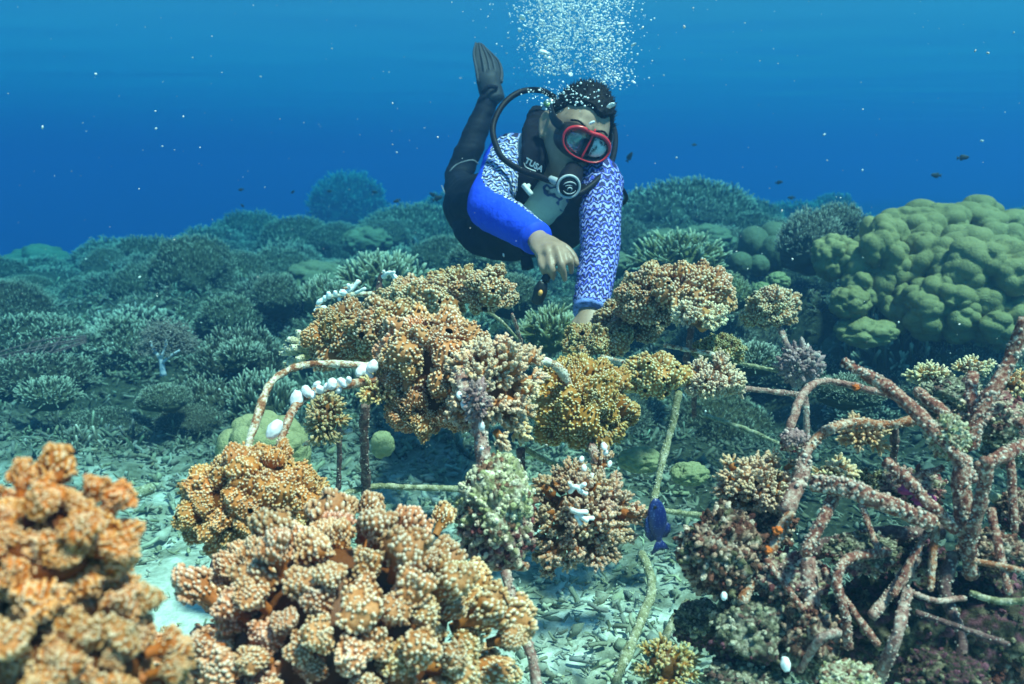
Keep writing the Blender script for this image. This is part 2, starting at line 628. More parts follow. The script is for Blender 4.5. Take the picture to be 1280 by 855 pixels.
def knob_lobe(seed, nb, hi=True, brad=0.085, flare=1.0):
    """club-shaped branch covered with wart-like knobs"""
    rg = np.random.default_rng(seed)
    mb = MB()
    k = 12 if hi else 8
    rows = PROFILE[::4] if hi else PROFILE[::6]
    rows = np.concatenate([rows, PROFILE[-1:]])
    an = np.arange(k) * 2 * math.pi / k
    V = np.stack([rows[:, 0:1] * np.cos(an)[None] * flare, rows[:, 0:1] * np.sin(an)[None], np.repeat(rows[:, 2:3], k, 1)], -1).reshape(-1, 3)

    def warp(p):
        d = vnoise(p * 3.2, seed) * 0.26 * sm(0.2, 0.6, p[:, 2])
        d2 = vnoise(p * 3.2 + 9, seed + 5) * 0.16
        q = p.copy()
        rr = np.linalg.norm(p[:, :2], axis=1, keepdims=True) + 1e-6
        q[:, :2] += p[:, :2] / rr * d[:, None]
        q[:, 2] += d2 * p[:, 2]
        return q
    i = np.arange(len(rows) - 1)[:, None] * k
    j = np.arange(k)[None, :]
    Q = np.stack([i + j, i + (j + 1) % k, i + k + (j + 1) % k, i + k + j], -1).reshape(-1, 4)
    W = warp(V)
    mb.add(W, Q=Q, a=np.clip(V[:, 2], 0, 1) * 0.35)
    # knobs
    seg = np.diff(PROFILE[:, [0, 2]], axis=0)
    L = np.linalg.norm(seg, axis=1)
    mid = (PROFILE[1:] + PROFILE[:-1]) / 2
    wgt = L * (mid[:, 0] + 0.02) * sm(0.22, 0.6, mid[:, 2])
    cdf = np.cumsum(wgt) / wgt.sum()
    t = (np.arange(nb) + rg.random(nb) * 0.8) / nb
    idx = np.clip(np.searchsorted(cdf, t), 0, len(mid) - 1)
    th = np.arange(nb) * 2.39996 + rg.random(nb) * 0.5
    p = np.stack([mid[idx, 0] * np.cos(th) * flare, mid[idx, 0] * np.sin(th), mid[idx, 2]], 1)
    nrm2 = np.stack([seg[:, 1], -seg[:, 0]], 1) / L[:, None]
    nr = np.stack([nrm2[idx, 0] * np.cos(th), nrm2[idx, 0] * np.sin(th), nrm2[idx, 1]], 1)
    nr[:, 2] += 0.25
    nr += rg.normal(0, 0.12, nr.shape)
    s = brad * (0.75 + 0.5 * rg.random(nb)) * (0.75 + 0.35 * sm(0.3, 0.9, p[:, 2]))
    V2, T2, a2 = DOME7 if hi else DOME6
    scatter(mb, (V2, T2, 0.32 + 0.68 * a2), warp(p), bases(nr, rg.random(nb) * 6.28), np.stack([s, s, s * (0.75 + 0.4 * rg.random(nb))], 1))
    return mb.mesh('coral_branch', M_CORAL)


def finger_lobe(seed, nf=17, hi=True):
    """tuft of short stubby branchlets with knobbly pale ends"""
    rg = np.random.default_rng(seed)
    mb = MB()
    V, T, Q, u_ = tube([(0, 0, 0), (0.02, 0, 0.3), (0, 0.02, 0.62)], [0.2, 0.19, 0.14], 7)
    mb.add(V, T, Q, a=0.05 + u_ * 0.2)
    for k in range(nf):
        t = (k + 0.5) / nf
        el = math.acos(1 - t * 0.92)
        az = k * 2.39996 + rg.normal(0, 0.2)
        d = np.array([math.sin(el) * math.cos(az), math.sin(el) * math.sin(az), math.cos(el)])
        p0 = np.array([0, 0, 0.50 - 0.15 * t])
        ln = 0.44 * (0.85 + 0.3 * rg.random())
        side = rg.normal(0, 0.07, 3)
        pts = smooth_path([p0, p0 + d * ln * 0.55 + side, p0 + d * ln + side * 0.5 + np.array([0, 0, 0.05])], 4)
        r0 = 0.072 * (0.85 + 0.3 * rg.random())
        V, T, Q, u_ = tube(pts, [r0 * 1.1, r0, r0 * 1.02, r0 * 0.72], 6)
        mb.add(V, T, Q, a=0.15 + 0.6 * u_)
        tgt, n_, b_ = frames(pts)
        nb = 9 if hi else 5
        tt = 0.45 + 0.55 * rg.random(nb)
        aa = np.arange(nb) * 2.4 + rg.random(nb)
        q = np.array([[np.interp(x, np.linspace(0, 1, 4), pts[:, c]) for c in range(3)] for x in tt])
        dirs = n_[-1] * np.cos(aa)[:, None] + b_[-1] * np.sin(aa)[:, None] + tgt[-1] * (0.3 + 1.2 * (tt - 0.45))[:, None]
        q = q + (n_[-1] * np.cos(aa)[:, None] + b_[-1] * np.sin(aa)[:, None]) * r0 * 0.7 * (1.25 - tt)[:, None]
        V2, T2, a2 = DOME6
        s = 0.042 * (0.8 + 0.5 * rg.random(nb))
        scatter(mb, (V2, T2, 0.5 + 0.5 * a2), q, bases(dirs, aa), np.stack([s, s, s * 1.7], 1))
    return mb.mesh('coral_branch', M_CORAL)


LOBES = {
    'knob': [knob_lobe(100 + k, 150, True, 0.055) for k in range(7)],
    'small': [knob_lobe(200 + k, 80, False, 0.075) for k in range(6)],
    'fan': [knob_lobe(300 + k, 190, True, 0.044, 1.2) for k in range(6)],
    'finger': [finger_lobe(400 + k) for k in range(7)],
    'open': [finger_lobe(500 + k, 12, False) for k in range(6)],
}


def core_mesh(radii, seed, f=0.64):
    V, T = ICO[3]
    W = V * np.array(radii) * f
    W = W * (1 + 0.18 * fbm(V * 2.2, seed, 2))[:, None]
    return MB().add(W, T=T, a=0.0).mesh('core', M_CORAL)


def fib_dirs(n, rg, jit=0.25):
    k = np.arange(n) + 0.5
    z = 1 - 2 * k / n
    th = k * 2.399963
    r_ = np.sqrt(1 - z * z)
    d = np.stack([r_ * np.cos(th), r_ * np.sin(th), z], 1)
    d += rg.normal(0, jit / math.sqrt(n) * 2, d.shape)
    return d / np.linalg.norm(d, axis=1, keepdims=True)


CN = [0]


def colony(name, label, px, py, rx, ry, Y, kind, color, lobe_px, group=None, depth=None, minz=-0.75, ragged=0.13, color2=None, dens=1.0):
    CN[0] += 1
    rg = np.random.default_rng(1000 + CN[0])
    k = PXM(Y)
    c = P(px, py, Y)
    rad = np.array([rx * k, (depth if depth else 0.5 * (rx + ry)) * k, ry * k])
    w = lobe_px * k
    root = empty(name, c, label, 'coral', group)
    area = 4 * math.pi * ((rad[0] * rad[1]) ** 1.6 / 3 + (rad[0] * rad[2]) ** 1.6 / 3 + (rad[1] * rad[2]) ** 1.6 / 3) ** (1 / 1.6)
    n = int(np.clip((1.15 if kind in ('finger', 'open') else 1.30) * dens * area / w ** 2, 10, 230))
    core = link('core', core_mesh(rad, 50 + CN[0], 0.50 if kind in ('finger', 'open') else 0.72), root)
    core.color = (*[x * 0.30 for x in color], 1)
    D = fib_dirs(n, rg)
    meshes = LOBES[kind]
    for q, d in enumerate(D):
        if d[2] < minz:
            continue
        if d[1] > 0.55 and d[2] < 0.35:          # far side, never seen: thin it out
            if q % 3:
                continue
        f = 1 + rg.normal(0, ragged)
        tip = d * rad * f
        nd_ = d / rad
        nd_ /= np.linalg.norm(nd_)
        dirv = nd_ * 0.5 + d * 0.5 + np.array([0, 0, 0.12]) + rg.normal(0, 0.10, 3)
        dirv /= np.linalg.norm(dirv)
        ww = w * (0.68 + 0.5 * rg.random())
        hh = max(ww * ((0.95 if kind in ('finger', 'open') else 1.22) + 0.4 * rg.random()), 0.0)
        o = link('branch', meshes[int(rg.integers(len(meshes)))], root)
        M = basis(dirv, rg.random() * 6.28) @ np.diag([ww, ww, hh])
        pos = tip - dirv * hh
        o.matrix_local = Matrix([[*M[0], pos[0]], [*M[1], pos[1]], [*M[2], pos[2]], [0, 0, 0, 1]])
        cc = np.array(color)
        if color2 is not None:
            t = float(np.clip(0.5 + 0.9 * d[0] + rg.normal(0, 0.15), 0, 1))
            cc = cc * (1 - t) + np.array(color2) * t
        cc = cc * (0.86 + 0.28 * rg.random()) * (1 + rg.normal(0, 0.035, 3))
        o.color = (*np.clip(cc, 0, 1), 1)
    return root


OR, PK, TAN, OLV, CRM, BRN = (0.88, 0.42, 0.12), (0.95, 0.58, 0.40), (0.66, 0.50, 0.30), (0.62, 0.47, 0.16), (0.88, 0.74, 0.50), (0.55, 0.32, 0.20)
G1 = 'cauliflower corals growing on the frames'
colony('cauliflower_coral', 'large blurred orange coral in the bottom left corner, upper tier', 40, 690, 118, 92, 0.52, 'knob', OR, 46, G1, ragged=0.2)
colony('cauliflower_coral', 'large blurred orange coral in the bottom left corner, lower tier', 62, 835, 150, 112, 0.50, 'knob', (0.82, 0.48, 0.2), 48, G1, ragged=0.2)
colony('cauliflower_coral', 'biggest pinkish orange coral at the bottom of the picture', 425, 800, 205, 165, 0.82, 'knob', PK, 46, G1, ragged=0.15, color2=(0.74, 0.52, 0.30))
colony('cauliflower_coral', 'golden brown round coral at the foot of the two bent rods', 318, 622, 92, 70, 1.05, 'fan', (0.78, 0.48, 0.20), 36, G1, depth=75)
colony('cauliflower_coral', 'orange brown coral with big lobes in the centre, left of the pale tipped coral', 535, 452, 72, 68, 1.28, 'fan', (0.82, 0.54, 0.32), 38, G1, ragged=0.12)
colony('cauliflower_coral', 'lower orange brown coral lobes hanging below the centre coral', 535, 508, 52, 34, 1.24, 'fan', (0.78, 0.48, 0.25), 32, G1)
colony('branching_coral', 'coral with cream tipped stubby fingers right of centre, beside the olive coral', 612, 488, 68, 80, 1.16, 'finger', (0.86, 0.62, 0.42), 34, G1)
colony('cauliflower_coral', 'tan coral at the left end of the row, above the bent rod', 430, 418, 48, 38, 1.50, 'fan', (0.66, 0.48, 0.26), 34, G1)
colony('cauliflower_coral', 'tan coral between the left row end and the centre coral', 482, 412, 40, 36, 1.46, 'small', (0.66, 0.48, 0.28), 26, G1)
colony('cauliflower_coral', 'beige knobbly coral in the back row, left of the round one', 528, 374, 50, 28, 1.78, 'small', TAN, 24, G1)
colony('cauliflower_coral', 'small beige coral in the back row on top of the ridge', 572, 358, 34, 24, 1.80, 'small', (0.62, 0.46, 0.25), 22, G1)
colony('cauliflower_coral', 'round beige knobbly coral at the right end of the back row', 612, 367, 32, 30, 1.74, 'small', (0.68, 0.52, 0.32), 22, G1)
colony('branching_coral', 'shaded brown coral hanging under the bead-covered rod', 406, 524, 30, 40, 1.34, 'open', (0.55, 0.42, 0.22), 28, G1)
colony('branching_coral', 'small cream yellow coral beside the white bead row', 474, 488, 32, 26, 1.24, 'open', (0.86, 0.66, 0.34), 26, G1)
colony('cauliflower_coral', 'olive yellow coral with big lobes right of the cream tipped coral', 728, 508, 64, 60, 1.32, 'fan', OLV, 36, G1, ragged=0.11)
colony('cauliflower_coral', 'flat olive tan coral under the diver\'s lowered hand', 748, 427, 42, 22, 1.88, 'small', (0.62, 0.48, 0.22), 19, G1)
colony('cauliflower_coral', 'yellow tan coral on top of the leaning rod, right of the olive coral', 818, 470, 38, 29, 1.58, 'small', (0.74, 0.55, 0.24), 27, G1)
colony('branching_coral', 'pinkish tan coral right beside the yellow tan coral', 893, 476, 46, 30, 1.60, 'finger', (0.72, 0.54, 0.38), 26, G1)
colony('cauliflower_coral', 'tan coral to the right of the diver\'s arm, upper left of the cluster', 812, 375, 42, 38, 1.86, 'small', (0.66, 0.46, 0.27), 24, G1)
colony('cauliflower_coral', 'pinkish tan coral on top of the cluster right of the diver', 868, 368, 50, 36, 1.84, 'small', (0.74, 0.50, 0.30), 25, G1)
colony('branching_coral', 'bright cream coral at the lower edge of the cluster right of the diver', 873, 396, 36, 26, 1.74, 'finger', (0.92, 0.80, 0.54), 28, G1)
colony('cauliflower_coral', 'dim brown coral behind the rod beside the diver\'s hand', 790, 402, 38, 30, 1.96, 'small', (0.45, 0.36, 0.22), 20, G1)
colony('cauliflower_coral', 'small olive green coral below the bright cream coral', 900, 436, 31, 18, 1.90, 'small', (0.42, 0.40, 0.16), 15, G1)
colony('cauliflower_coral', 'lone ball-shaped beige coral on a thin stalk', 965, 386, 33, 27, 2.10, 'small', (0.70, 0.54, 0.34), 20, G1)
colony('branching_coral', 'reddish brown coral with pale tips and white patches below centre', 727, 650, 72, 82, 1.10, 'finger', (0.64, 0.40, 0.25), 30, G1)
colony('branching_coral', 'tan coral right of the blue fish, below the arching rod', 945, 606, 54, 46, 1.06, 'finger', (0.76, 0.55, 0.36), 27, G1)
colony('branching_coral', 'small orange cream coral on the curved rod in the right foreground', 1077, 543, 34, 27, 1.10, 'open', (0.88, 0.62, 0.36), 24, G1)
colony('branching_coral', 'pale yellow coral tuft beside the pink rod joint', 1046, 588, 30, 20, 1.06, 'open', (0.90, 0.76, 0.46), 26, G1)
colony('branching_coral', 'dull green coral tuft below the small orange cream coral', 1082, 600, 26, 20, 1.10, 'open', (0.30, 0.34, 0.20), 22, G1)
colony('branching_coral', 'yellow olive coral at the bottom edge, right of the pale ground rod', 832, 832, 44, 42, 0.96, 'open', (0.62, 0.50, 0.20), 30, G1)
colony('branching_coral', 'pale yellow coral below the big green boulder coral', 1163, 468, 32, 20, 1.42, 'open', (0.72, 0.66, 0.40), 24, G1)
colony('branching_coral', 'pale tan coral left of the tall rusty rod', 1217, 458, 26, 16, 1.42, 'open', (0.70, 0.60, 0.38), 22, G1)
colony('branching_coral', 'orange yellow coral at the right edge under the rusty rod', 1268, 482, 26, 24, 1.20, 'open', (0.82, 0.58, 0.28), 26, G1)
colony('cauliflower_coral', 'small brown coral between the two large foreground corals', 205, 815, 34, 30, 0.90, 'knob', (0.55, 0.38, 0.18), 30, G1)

# ------------------------------------------------------------------ lobed boulder corals
def boulder_mat(name, lo, hi):
    m, nt, b = new_mat(name)
    f = noise_fac(nt, 3.0, 4, 0.6, 'World')
    f2 = noise_fac(nt, 60.0, 4, 0.7, 'World')
    f3 = noise_fac(nt, 140.0, 3, 0.6, 'World')
    c = ramp(nt, f, [(0.3, lo), (0.7, hi)])
    c = mixc(nt, 1.0, c, ramp(nt, f2, [(0.3, (0.75, 0.76, 0.72)), (0.65, (1, 1, 1))]), 'MULTIPLY')
    nt.links.new(c, b.inputs['Base Color'])
    b.inputs['Roughness'].default_value = 0.7
    b.inputs['Specular IOR Level'].default_value = 0.2
    bump(nt, b, f3, 0.7, 0.008)
    return m


M_POR = boulder_mat('green_boulder_coral', (0.21, 0.172, 0.068), (0.31, 0.262, 0.12))
M_POR2 = boulder_mat('olive_boulder_coral', (0.22, 0.23, 0.11), (0.33, 0.33, 0.18))
M_POR3 = boulder_mat('teal_boulder_coral', (0.09, 0.11, 0.07), (0.17, 0.19, 0.12))


def bubbly(seed, ncell, sub=5, amp=0.13, amp2=0.05):
    """sphere whose surface is packed with rounded swellings"""
    rg = np.random.default_rng(seed)
    V, T = ICO[sub]
    Cc = fib_dirs(ncell, rg, 0.5)
    d = np.arccos(np.clip(V @ Cc.T, -1, 1))
    d.sort(axis=1)
    cell = math.sqrt(4 / ncell) * 1.15
    b1 = np.sqrt(np.clip(1 - (d[:, 0] / cell) ** 2, 0, 1))
    C2 = fib_dirs(ncell * 5, rg, 0.6)
    d2 = np.arccos(np.clip(V @ C2.T, -1, 1)).min(1)
    b2 = np.sqrt(np.clip(1 - (d2 / (cell / 2.1)) ** 2, 0, 1))
    r_ = 1 - amp + amp * b1 + amp2 * (b2 - 0.5) + 0.06 * fbm(V * 1.7, seed, 2)
    return V * r_[:, None], T


def boulder(name, label, lobes, mat, group=None, cat='coral', ncell=26, sub=4, amp=0.16, amp2=0.05, dark=None):
    """lobes: (px, py, Y, rx_px, rz_px)"""
    pts = [P(px, py, Y) for (px, py, Y, *_r) in lobes]
    base = sum(pts, Vector()) / len(pts)
    base.z = min(p.z - l[4] * PXM(l[2]) for p, l in zip(pts, lobes))
    if len(lobes) == 1:
        px, py, Y, rx, rz = lobes[0]
        V, T = bubbly(hash((px, py)) % 1000, ncell, sub, amp, amp2)
        return tag(MB().add(V * np.array([rx, (rx + rz) / 2, rz]) * PXM(Y), T=T).build(name, mat, loc=pts[0]), label, cat, group)
    root = empty(name, base, label, cat, group)
    for k, (px, py, Y, rx, rz) in enumerate(lobes):
        V, T = bubbly(int(px * 3 + py), ncell, sub if rx > 45 else min(sub, 4), amp, amp2)
        MB().add(V * np.array([rx, (rx + rz) / 2, rz]) * PXM(Y), T=T).build('lobe', mat, root, loc=pts[k] - base)
    return root


boulder('boulder_coral', 'huge green lobed boulder coral on the right', [
    (1150, 308, 3.80, 78, 58), (1215, 298, 3.9, 76, 52), (1098, 330, 3.55, 46, 60), (1170, 335, 3.50, 56, 58), (1228, 350, 3.35, 70, 66),
    (1252, 330, 3.6, 62, 52), (1042, 322, 3.6, 30, 30), (1180, 385, 3.30, 58, 46), (1085, 360, 3.5, 34, 34), (1125, 345, 3.5, 36, 44), (1235, 400, 3.25, 60, 44), (1130, 385, 3.4, 30, 34)],
    M_POR, ncell=22, sub=5, amp=0.36, amp2=0.12)
m_rock = simple('reef_rock', (0.10, 0.11, 0.07), 0.9, 0.1, 0.6, 14.0, 0.8, bdist=0.02)
V, T = ICO[5]
W = V * (1 + 0.25 * fbm(V * 2.5, 8, 4))[:, None] * np.array([0.50, 0.40, 0.42])
tag(MB().add(W, T=T).build('reef_rock', m_rock, loc=P(1175, 455, 3.75)), 'dark shaded rock base under the huge green boulder coral', 'rock')
boulder('boulder_coral', 'small green boulder coral low at the left foot of the huge one', [(1062, 378, 3.25, 27, 22), (1082, 415, 3.22, 40, 20)], M_POR, ncell=34, sub=5, amp=0.22, amp2=0.08)
boulder('boulder_coral', 'group of smooth upright club lobes left of the green boulder coral',
        [(942, 308, 4.6, 20, 26), (968, 300, 4.7, 22, 24), (966, 318, 4.5, 18, 24), (925, 330, 4.4, 16, 16), (985, 312, 4.6, 14, 14), (948, 332, 4.4, 14, 14)],
        M_POR3, ncell=14, amp=0.07, amp2=0.02)
boulder('boulder_coral', 'pale olive knobbly boulder coral behind the two bent rods', [(330, 562, 1.75, 62, 50)], M_POR2, ncell=70, sub=5, amp=0.13, amp2=0.02)
boulder('boulder_coral', 'small dark green dome coral under the centre corals', [(478, 556, 2.0, 16, 19)], M_POR2, ncell=20)
for (px, py, Y, rx, rz, lab, mt) in [
        (458, 303, 5.9, 32, 20, 'round teal dome coral between the staghorn thickets', M_POR3),
        (395, 352, 4.9, 46, 26, 'low leafy green dome coral left of the pale staghorn fingers', M_POR3),
        (830, 303, 5.0, 36, 18, 'flat ribbed dome coral behind the yellow green staghorn', M_POR3),
        (880, 300, 5.2, 40, 20, 'wider ribbed dome coral beside the upright club lobes', M_POR3),
        (972, 352, 3.9, 16, 13, 'small olive ball coral above the lone stalked coral', M_POR2),
        (952, 362, 3.8, 12, 10, 'smallest olive ball coral left of another ball', M_POR2),
        (770, 330, 4.4, 22, 16, 'small teal dome coral right behind the diver\'s straight arm', M_POR3),
        (50, 340, 7.0, 46, 34, 'round coral head standing alone at the far left', M_POR3),
        (862, 592, 1.9, 26, 16, 'smooth greenish stone coral low beside the leaning rod', M_POR2),
        (800, 575, 1.9, 30, 17, 'brownish green flat coral on the ground below the olive coral', M_POR2),
        (1272, 292, 5.2, 36, 26, 'dim dome coral at the right edge behind the huge boulder', M_POR3)]:
    boulder('dome_coral', lab, [(px, py, far_y(Y), rx, rz)], mt, ncell=60, amp=0.20, amp2=0.08, group='dome corals on the reef')

# ------------------------------------------------------------------ staghorn thickets
M_STAG, nt, b = new_mat('staghorn')
oi = nt.nodes.new('ShaderNodeObjectInfo')
tp = attr(nt, 'tip')
n1 = noise_fac(nt, 6.0, 3, 0.6, 'World')
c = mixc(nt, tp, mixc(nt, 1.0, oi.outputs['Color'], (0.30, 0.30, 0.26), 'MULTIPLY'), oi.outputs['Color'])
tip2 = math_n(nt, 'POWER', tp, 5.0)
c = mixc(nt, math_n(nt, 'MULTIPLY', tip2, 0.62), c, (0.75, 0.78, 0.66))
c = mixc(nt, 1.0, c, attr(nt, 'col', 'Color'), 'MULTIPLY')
c = mixc(nt, 1.0, c, ramp(nt, n1, [(0.3, (0.55, 0.55, 0.5)), (0.7, (1, 1, 1))]), 'MULTIPLY')
nt.links.new(c, b.inputs['Base Color'])
b.inputs['Roughness'].default_value = 0.8
b.inputs['Specular IOR Level'].default_value = 0.15


def finger_tmpl(seed, segs=3, sides=5, bend=0.25, r0=0.10):
    """single tapered bent finger, height 1"""
    rg = np.random.default_rng(seed)
    bx, by = rg.normal(0, bend, 2)
    t = np.linspace(0, 1, segs + 1)
    pts = np.stack([bx * t ** 2, by * t ** 2, t], 1)
    rad = r0 * (1.0 - 0.45 * t)
    V, T, Q, u_ = tube(pts, rad, sides)
    T = T[sides:]                                  # no cap at the root
    return V, np.concatenate([T, tri(Q)]), u_


FT = [finger_tmpl(k) for k in range(6)]
FT_1 = [finger_tmpl(50 + k, 1, 3, 0.3, 0.13) for k in range(6)]
FT_LO = [finger_tmpl(20 + k, 2, 3, 0.4, 0.115) for k in range(6)]


def thicket(seed, n, fl, rad=(1, 1, 0.6), tm=FT, side=1.0):
    """dome of fingers, unit size; fl finger length"""
    rg = np.random.default_rng(seed)
    mb = MB()
    V, T = ICO[4]
    lump = 1 + 0.22 * fbm(V * 2.4, seed, 3)
    mb.add(V * lump[:, None] * np.array(rad) * (1 - fl * 0.75), T=T, a=0.12)
    D = fib_dirs(int(n * 1.7), rg, 0.9)
    D = D[(D[:, 2] > -0.25)]
    L = 1 + 0.22 * fbm(D * 2.4, seed, 3)
    pos = D * L[:, None] * np.array(rad) * (1 - fl)
    dirs = D * side * 0.7 + np.array([0, 0, 0.55]) + rg.normal(0, 0.28, D.shape)
    which = rg.integers(0, len(tm), len(D))
    for k in range(len(tm)):
        s = which == k
        m_ = s.sum()
        ln = fl * (0.75 + 0.75 * rg.random(m_))
        scatter(mb, tm[k], pos[s], bases(dirs[s], rg.random(m_) * 6.28), np.stack([ln * 0.9, ln * 0.9, ln], 1))
        # a side twig
        s2 = ln * 0.6
        d2 = dirs[s] / np.linalg.norm(dirs[s], axis=1, keepdims=True)
        p2 = pos[s] + d2 * (ln * 0.45)[:, None]
        scatter(mb, tm[(k + 1) % len(tm)], p2, bases(d2 + rg.normal(0, 0.55, d2.shape), rg.random(m_) * 6.28), np.stack([s2, s2, s2], 1))
    return mb.mesh('staghorn_coral', M_STAG)


TH_F = [thicket(10 + k, 1100, 0.085, tm=FT_LO) for k in range(3)]           # fine
TH_M = [thicket(20 + k, 520, 0.15, tm=FT_LO) for k in range(3)]           # medium
TH_L = [thicket(30 + k, 190, 0.32, (1, 1, 0.55)) for k in range(3)]   # long fingers
TEAL, OLG, PALE = (0.12, 0.13, 0.08), (0.28, 0.27, 0.10), (0.29, 0.29, 0.17)
GS = 'staghorn coral mounds on the reef'


def stag(label, px, py, Y, hw, hh, ms, col, k=0, rz=None):
    """mound whose top is at py"""
    Y = far_y(Y)
    w, h = hw * PXM(Y), hh * PXM(Y)
    c = P(px, py + hh, Y)
    o = link('staghorn_coral', ms[k % len(ms)], None, c)
    o.scale = (w, (w + h) / 2, h / 0.6)
    o.rotation_euler = (0, 0, (px * 0.37) % 6.28 if rz is None else rz)
    o.color = (*col, 1)
    tag(o, label, 'coral', GS)
    return o


for k, a in enumerate([
        ('tall dark staghorn mound left of the middle, highest on the left slope', 242, 300, 5.2, 62, 50, TH_F, TEAL),
        ('broad staghorn mound stepping down to the far left', 125, 345, 5.6, 72, 42, TH_F, TEAL),
        ('dim rounded thicket far back, left of the hazy pinnacle', 312, 266, 7.6, 58, 40, TH_F, TEAL),
        ('thicket in front of the dim rounded one, below the hazy pinnacle', 375, 275, 6.7, 56, 40, TH_F, TEAL),
        ('hazy blue pinnacle rising furthest away behind the left thickets', 435, 222, 12.0, 52, 40, TH_M, TEAL),
        ('wide fine-branched thicket just left of the diver\'s legs', 520, 258, 6.9, 82, 52, TH_F, TEAL),
        ('small hazy hump behind the thicket beside the diver\'s legs', 560, 245, 10.0, 40, 26, TH_M, TEAL),
        ('bushy round thicket below the diver\'s waist', 604, 302, 5.2, 48, 30, TH_M, TEAL),
        ('big fine-branched mound right of the diver', 858, 228, 6.3, 108, 66, TH_F, TEAL),
        ('lower shoulder of thicket right of the big mound', 925, 252, 6.9, 60, 46, TH_F, TEAL),
        ('hazy low thicket far behind the club lobes', 1000, 256, 9.0, 50, 28, TH_M, TEAL),
        ('hazy pointed hump left of the huge green boulder coral', 1040, 245, 9.5, 34, 24, TH_M, TEAL),
        ('yellow green staghorn with long fingers right of the diver\'s arm', 848, 298, 4.3, 62, 34, TH_L, OLG),
        ('pale long-fingered staghorn behind the white bead rod', 478, 324, 4.2, 66, 36, TH_L, PALE),
        ('pale staghorn fingers at the left behind the bead row', 405, 352, 4.0, 34, 26, TH_L, PALE),
        ('dark clumpy coral against the left side of the huge boulder', 1012, 268, 4.1, 44, 40, TH_M, (0.22, 0.22, 0.19)),
        ('dark clumpy coral on the crest beside the huge boulder', 1048, 258, 4.4, 36, 28, TH_M, (0.20, 0.20, 0.16)),
        ('green staghorn patch under the diver\'s lowered hand', 690, 390, 3.2, 52, 30, TH_L, OLG),
        ('dim thicket behind the diver\'s shoulder', 720, 262, 7.2, 60, 36, TH_F, TEAL),
        ('left edge thicket half cut off by the picture border', 8, 372, 6.0, 40, 34, TH_M, TEAL),
        ('small thicket tuft near the left bead-covered rod', 345, 345, 4.6, 36, 28, TH_M, TEAL),
        ('green branching tuft right below the club lobes', 905, 345, 3.9, 40, 24, TH_M, OLG),
        ('staghorn fingers low behind the lone stalked coral', 880, 372, 3.3, 40, 22, TH_L, TEAL),
        ('low dark staghorn clump on the slope above the wire rack', 70, 398, 4.4, 44, 26, TH_M, TEAL),
        ('pale-tipped staghorn clump right of the wire rack', 150, 400, 4.1, 40, 26, TH_L, TEAL),
        ('dark bushy clump between the soft coral and the tall left mound', 290, 372, 4.5, 46, 30, TH_M, (0.15, 0.16, 0.10)),
        ('small fingered clump right of the soft coral', 300, 428, 3.5, 34, 22, TH_L, TEAL),
        ('low fingered clump below the wire rack at the left edge', 60, 476, 3.2, 40, 22, TH_L, (0.18, 0.19, 0.12)),
        ('dark clump below the soft coral trunk', 205, 482, 3.1, 34, 18, TH_M, (0.13, 0.14, 0.09)),
        ('thicket clump right behind the diver\'s torch', 640, 345, 4.2, 44, 28, TH_M, TEAL),
        ('dark fingered clump under the lone stalked coral', 940, 432, 2.7, 40, 22, TH_L, (0.14, 0.16, 0.10)),
        ('low clump behind the arching pink rod', 1060, 470, 2.4, 44, 22, TH_M, (0.12, 0.14, 0.09)),
        ('thicket shoulder joining the tall left mound and the broad mound', 182, 330, 5.3, 44, 40, TH_F, TEAL),
        ('thicket saddle right of the tall left mound', 300, 318, 5.4, 46, 40, TH_F, TEAL),
        ('thicket in front of the two dim rounded ones', 350, 312, 5.7, 46, 36, TH_F, TEAL),
        ('low thicket at the foot of the far left coral head', 70, 362, 5.6, 50, 34, TH_F, TEAL),
        ('thicket between the round teal dome and the hazy pinnacle', 425, 282, 6.6, 44, 36, TH_F, TEAL),
        ('shaded thicket right below the diver\'s knee', 560, 296, 5.6, 52, 40, TH_F, TEAL),
        ('low thicket between the big right mound and the yellow green staghorn', 900, 285, 5.4, 60, 36, TH_F, TEAL),
        ('thicket behind the diver\'s straight arm', 770, 275, 5.8, 50, 44, TH_F, TEAL),
        ('broken thicket crest left of the clumpy coral', 980, 278, 5.4, 34, 30, TH_M, TEAL),
        ('dim hazy hump low in the far left water', 165, 305, 10.5, 30, 26, TH_M, TEAL),
        ]):
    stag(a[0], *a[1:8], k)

# low bushes that close up the carpet between the bigger mounds
rgb = np.random.default_rng(404)
for q in range(230):
    Yb = 3.25 + 6.5 * rgb.random() ** 1.25
    xb = (rgb.random() * 1.26 - 0.63) * Yb
    if xb < -0.1 * Yb and Yb < 3.6 and rgb.random() < 0.5:
        continue
    wb = (0.10 + 0.16 * rgb.random()) * (0.6 + 0.11 * Yb)
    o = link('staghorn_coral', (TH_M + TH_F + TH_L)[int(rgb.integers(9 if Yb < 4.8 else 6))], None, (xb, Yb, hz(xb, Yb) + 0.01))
    o.scale = (wb * (0.8 + 0.5 * rgb.random()), wb, wb * (0.45 + 0.45 * rgb.random()) / 0.6)
    o.rotation_euler = (0, 0, rgb.random() * 6.28)
    gb = 0.06 + 0.09 * rgb.random()
    o.color = (gb * (1 + 0.2 * rgb.random()), gb * 1.05, gb * (0.5 + 0.3 * rgb.random()), 1)
    if xb < -0.12 * Yb:
        tag(o, 'low staghorn bush in the carpet of thickets left behind the frames', 'coral', 'low bushes of the left carpet')
    elif xb < 0.15 * Yb:
        tag(o, 'low staghorn bush in the carpet of thickets behind the middle corals', 'coral', 'low bushes of the middle carpet')
    else:
        tag(o, 'low staghorn bush on the reef between the diver and the huge boulder', 'coral', 'low bushes of the right carpet')

# ------------------------------------------------------------------ dead branching coral and rubble carpeting the bottom
mbc = MB()
rg = np.random.default_rng(77)


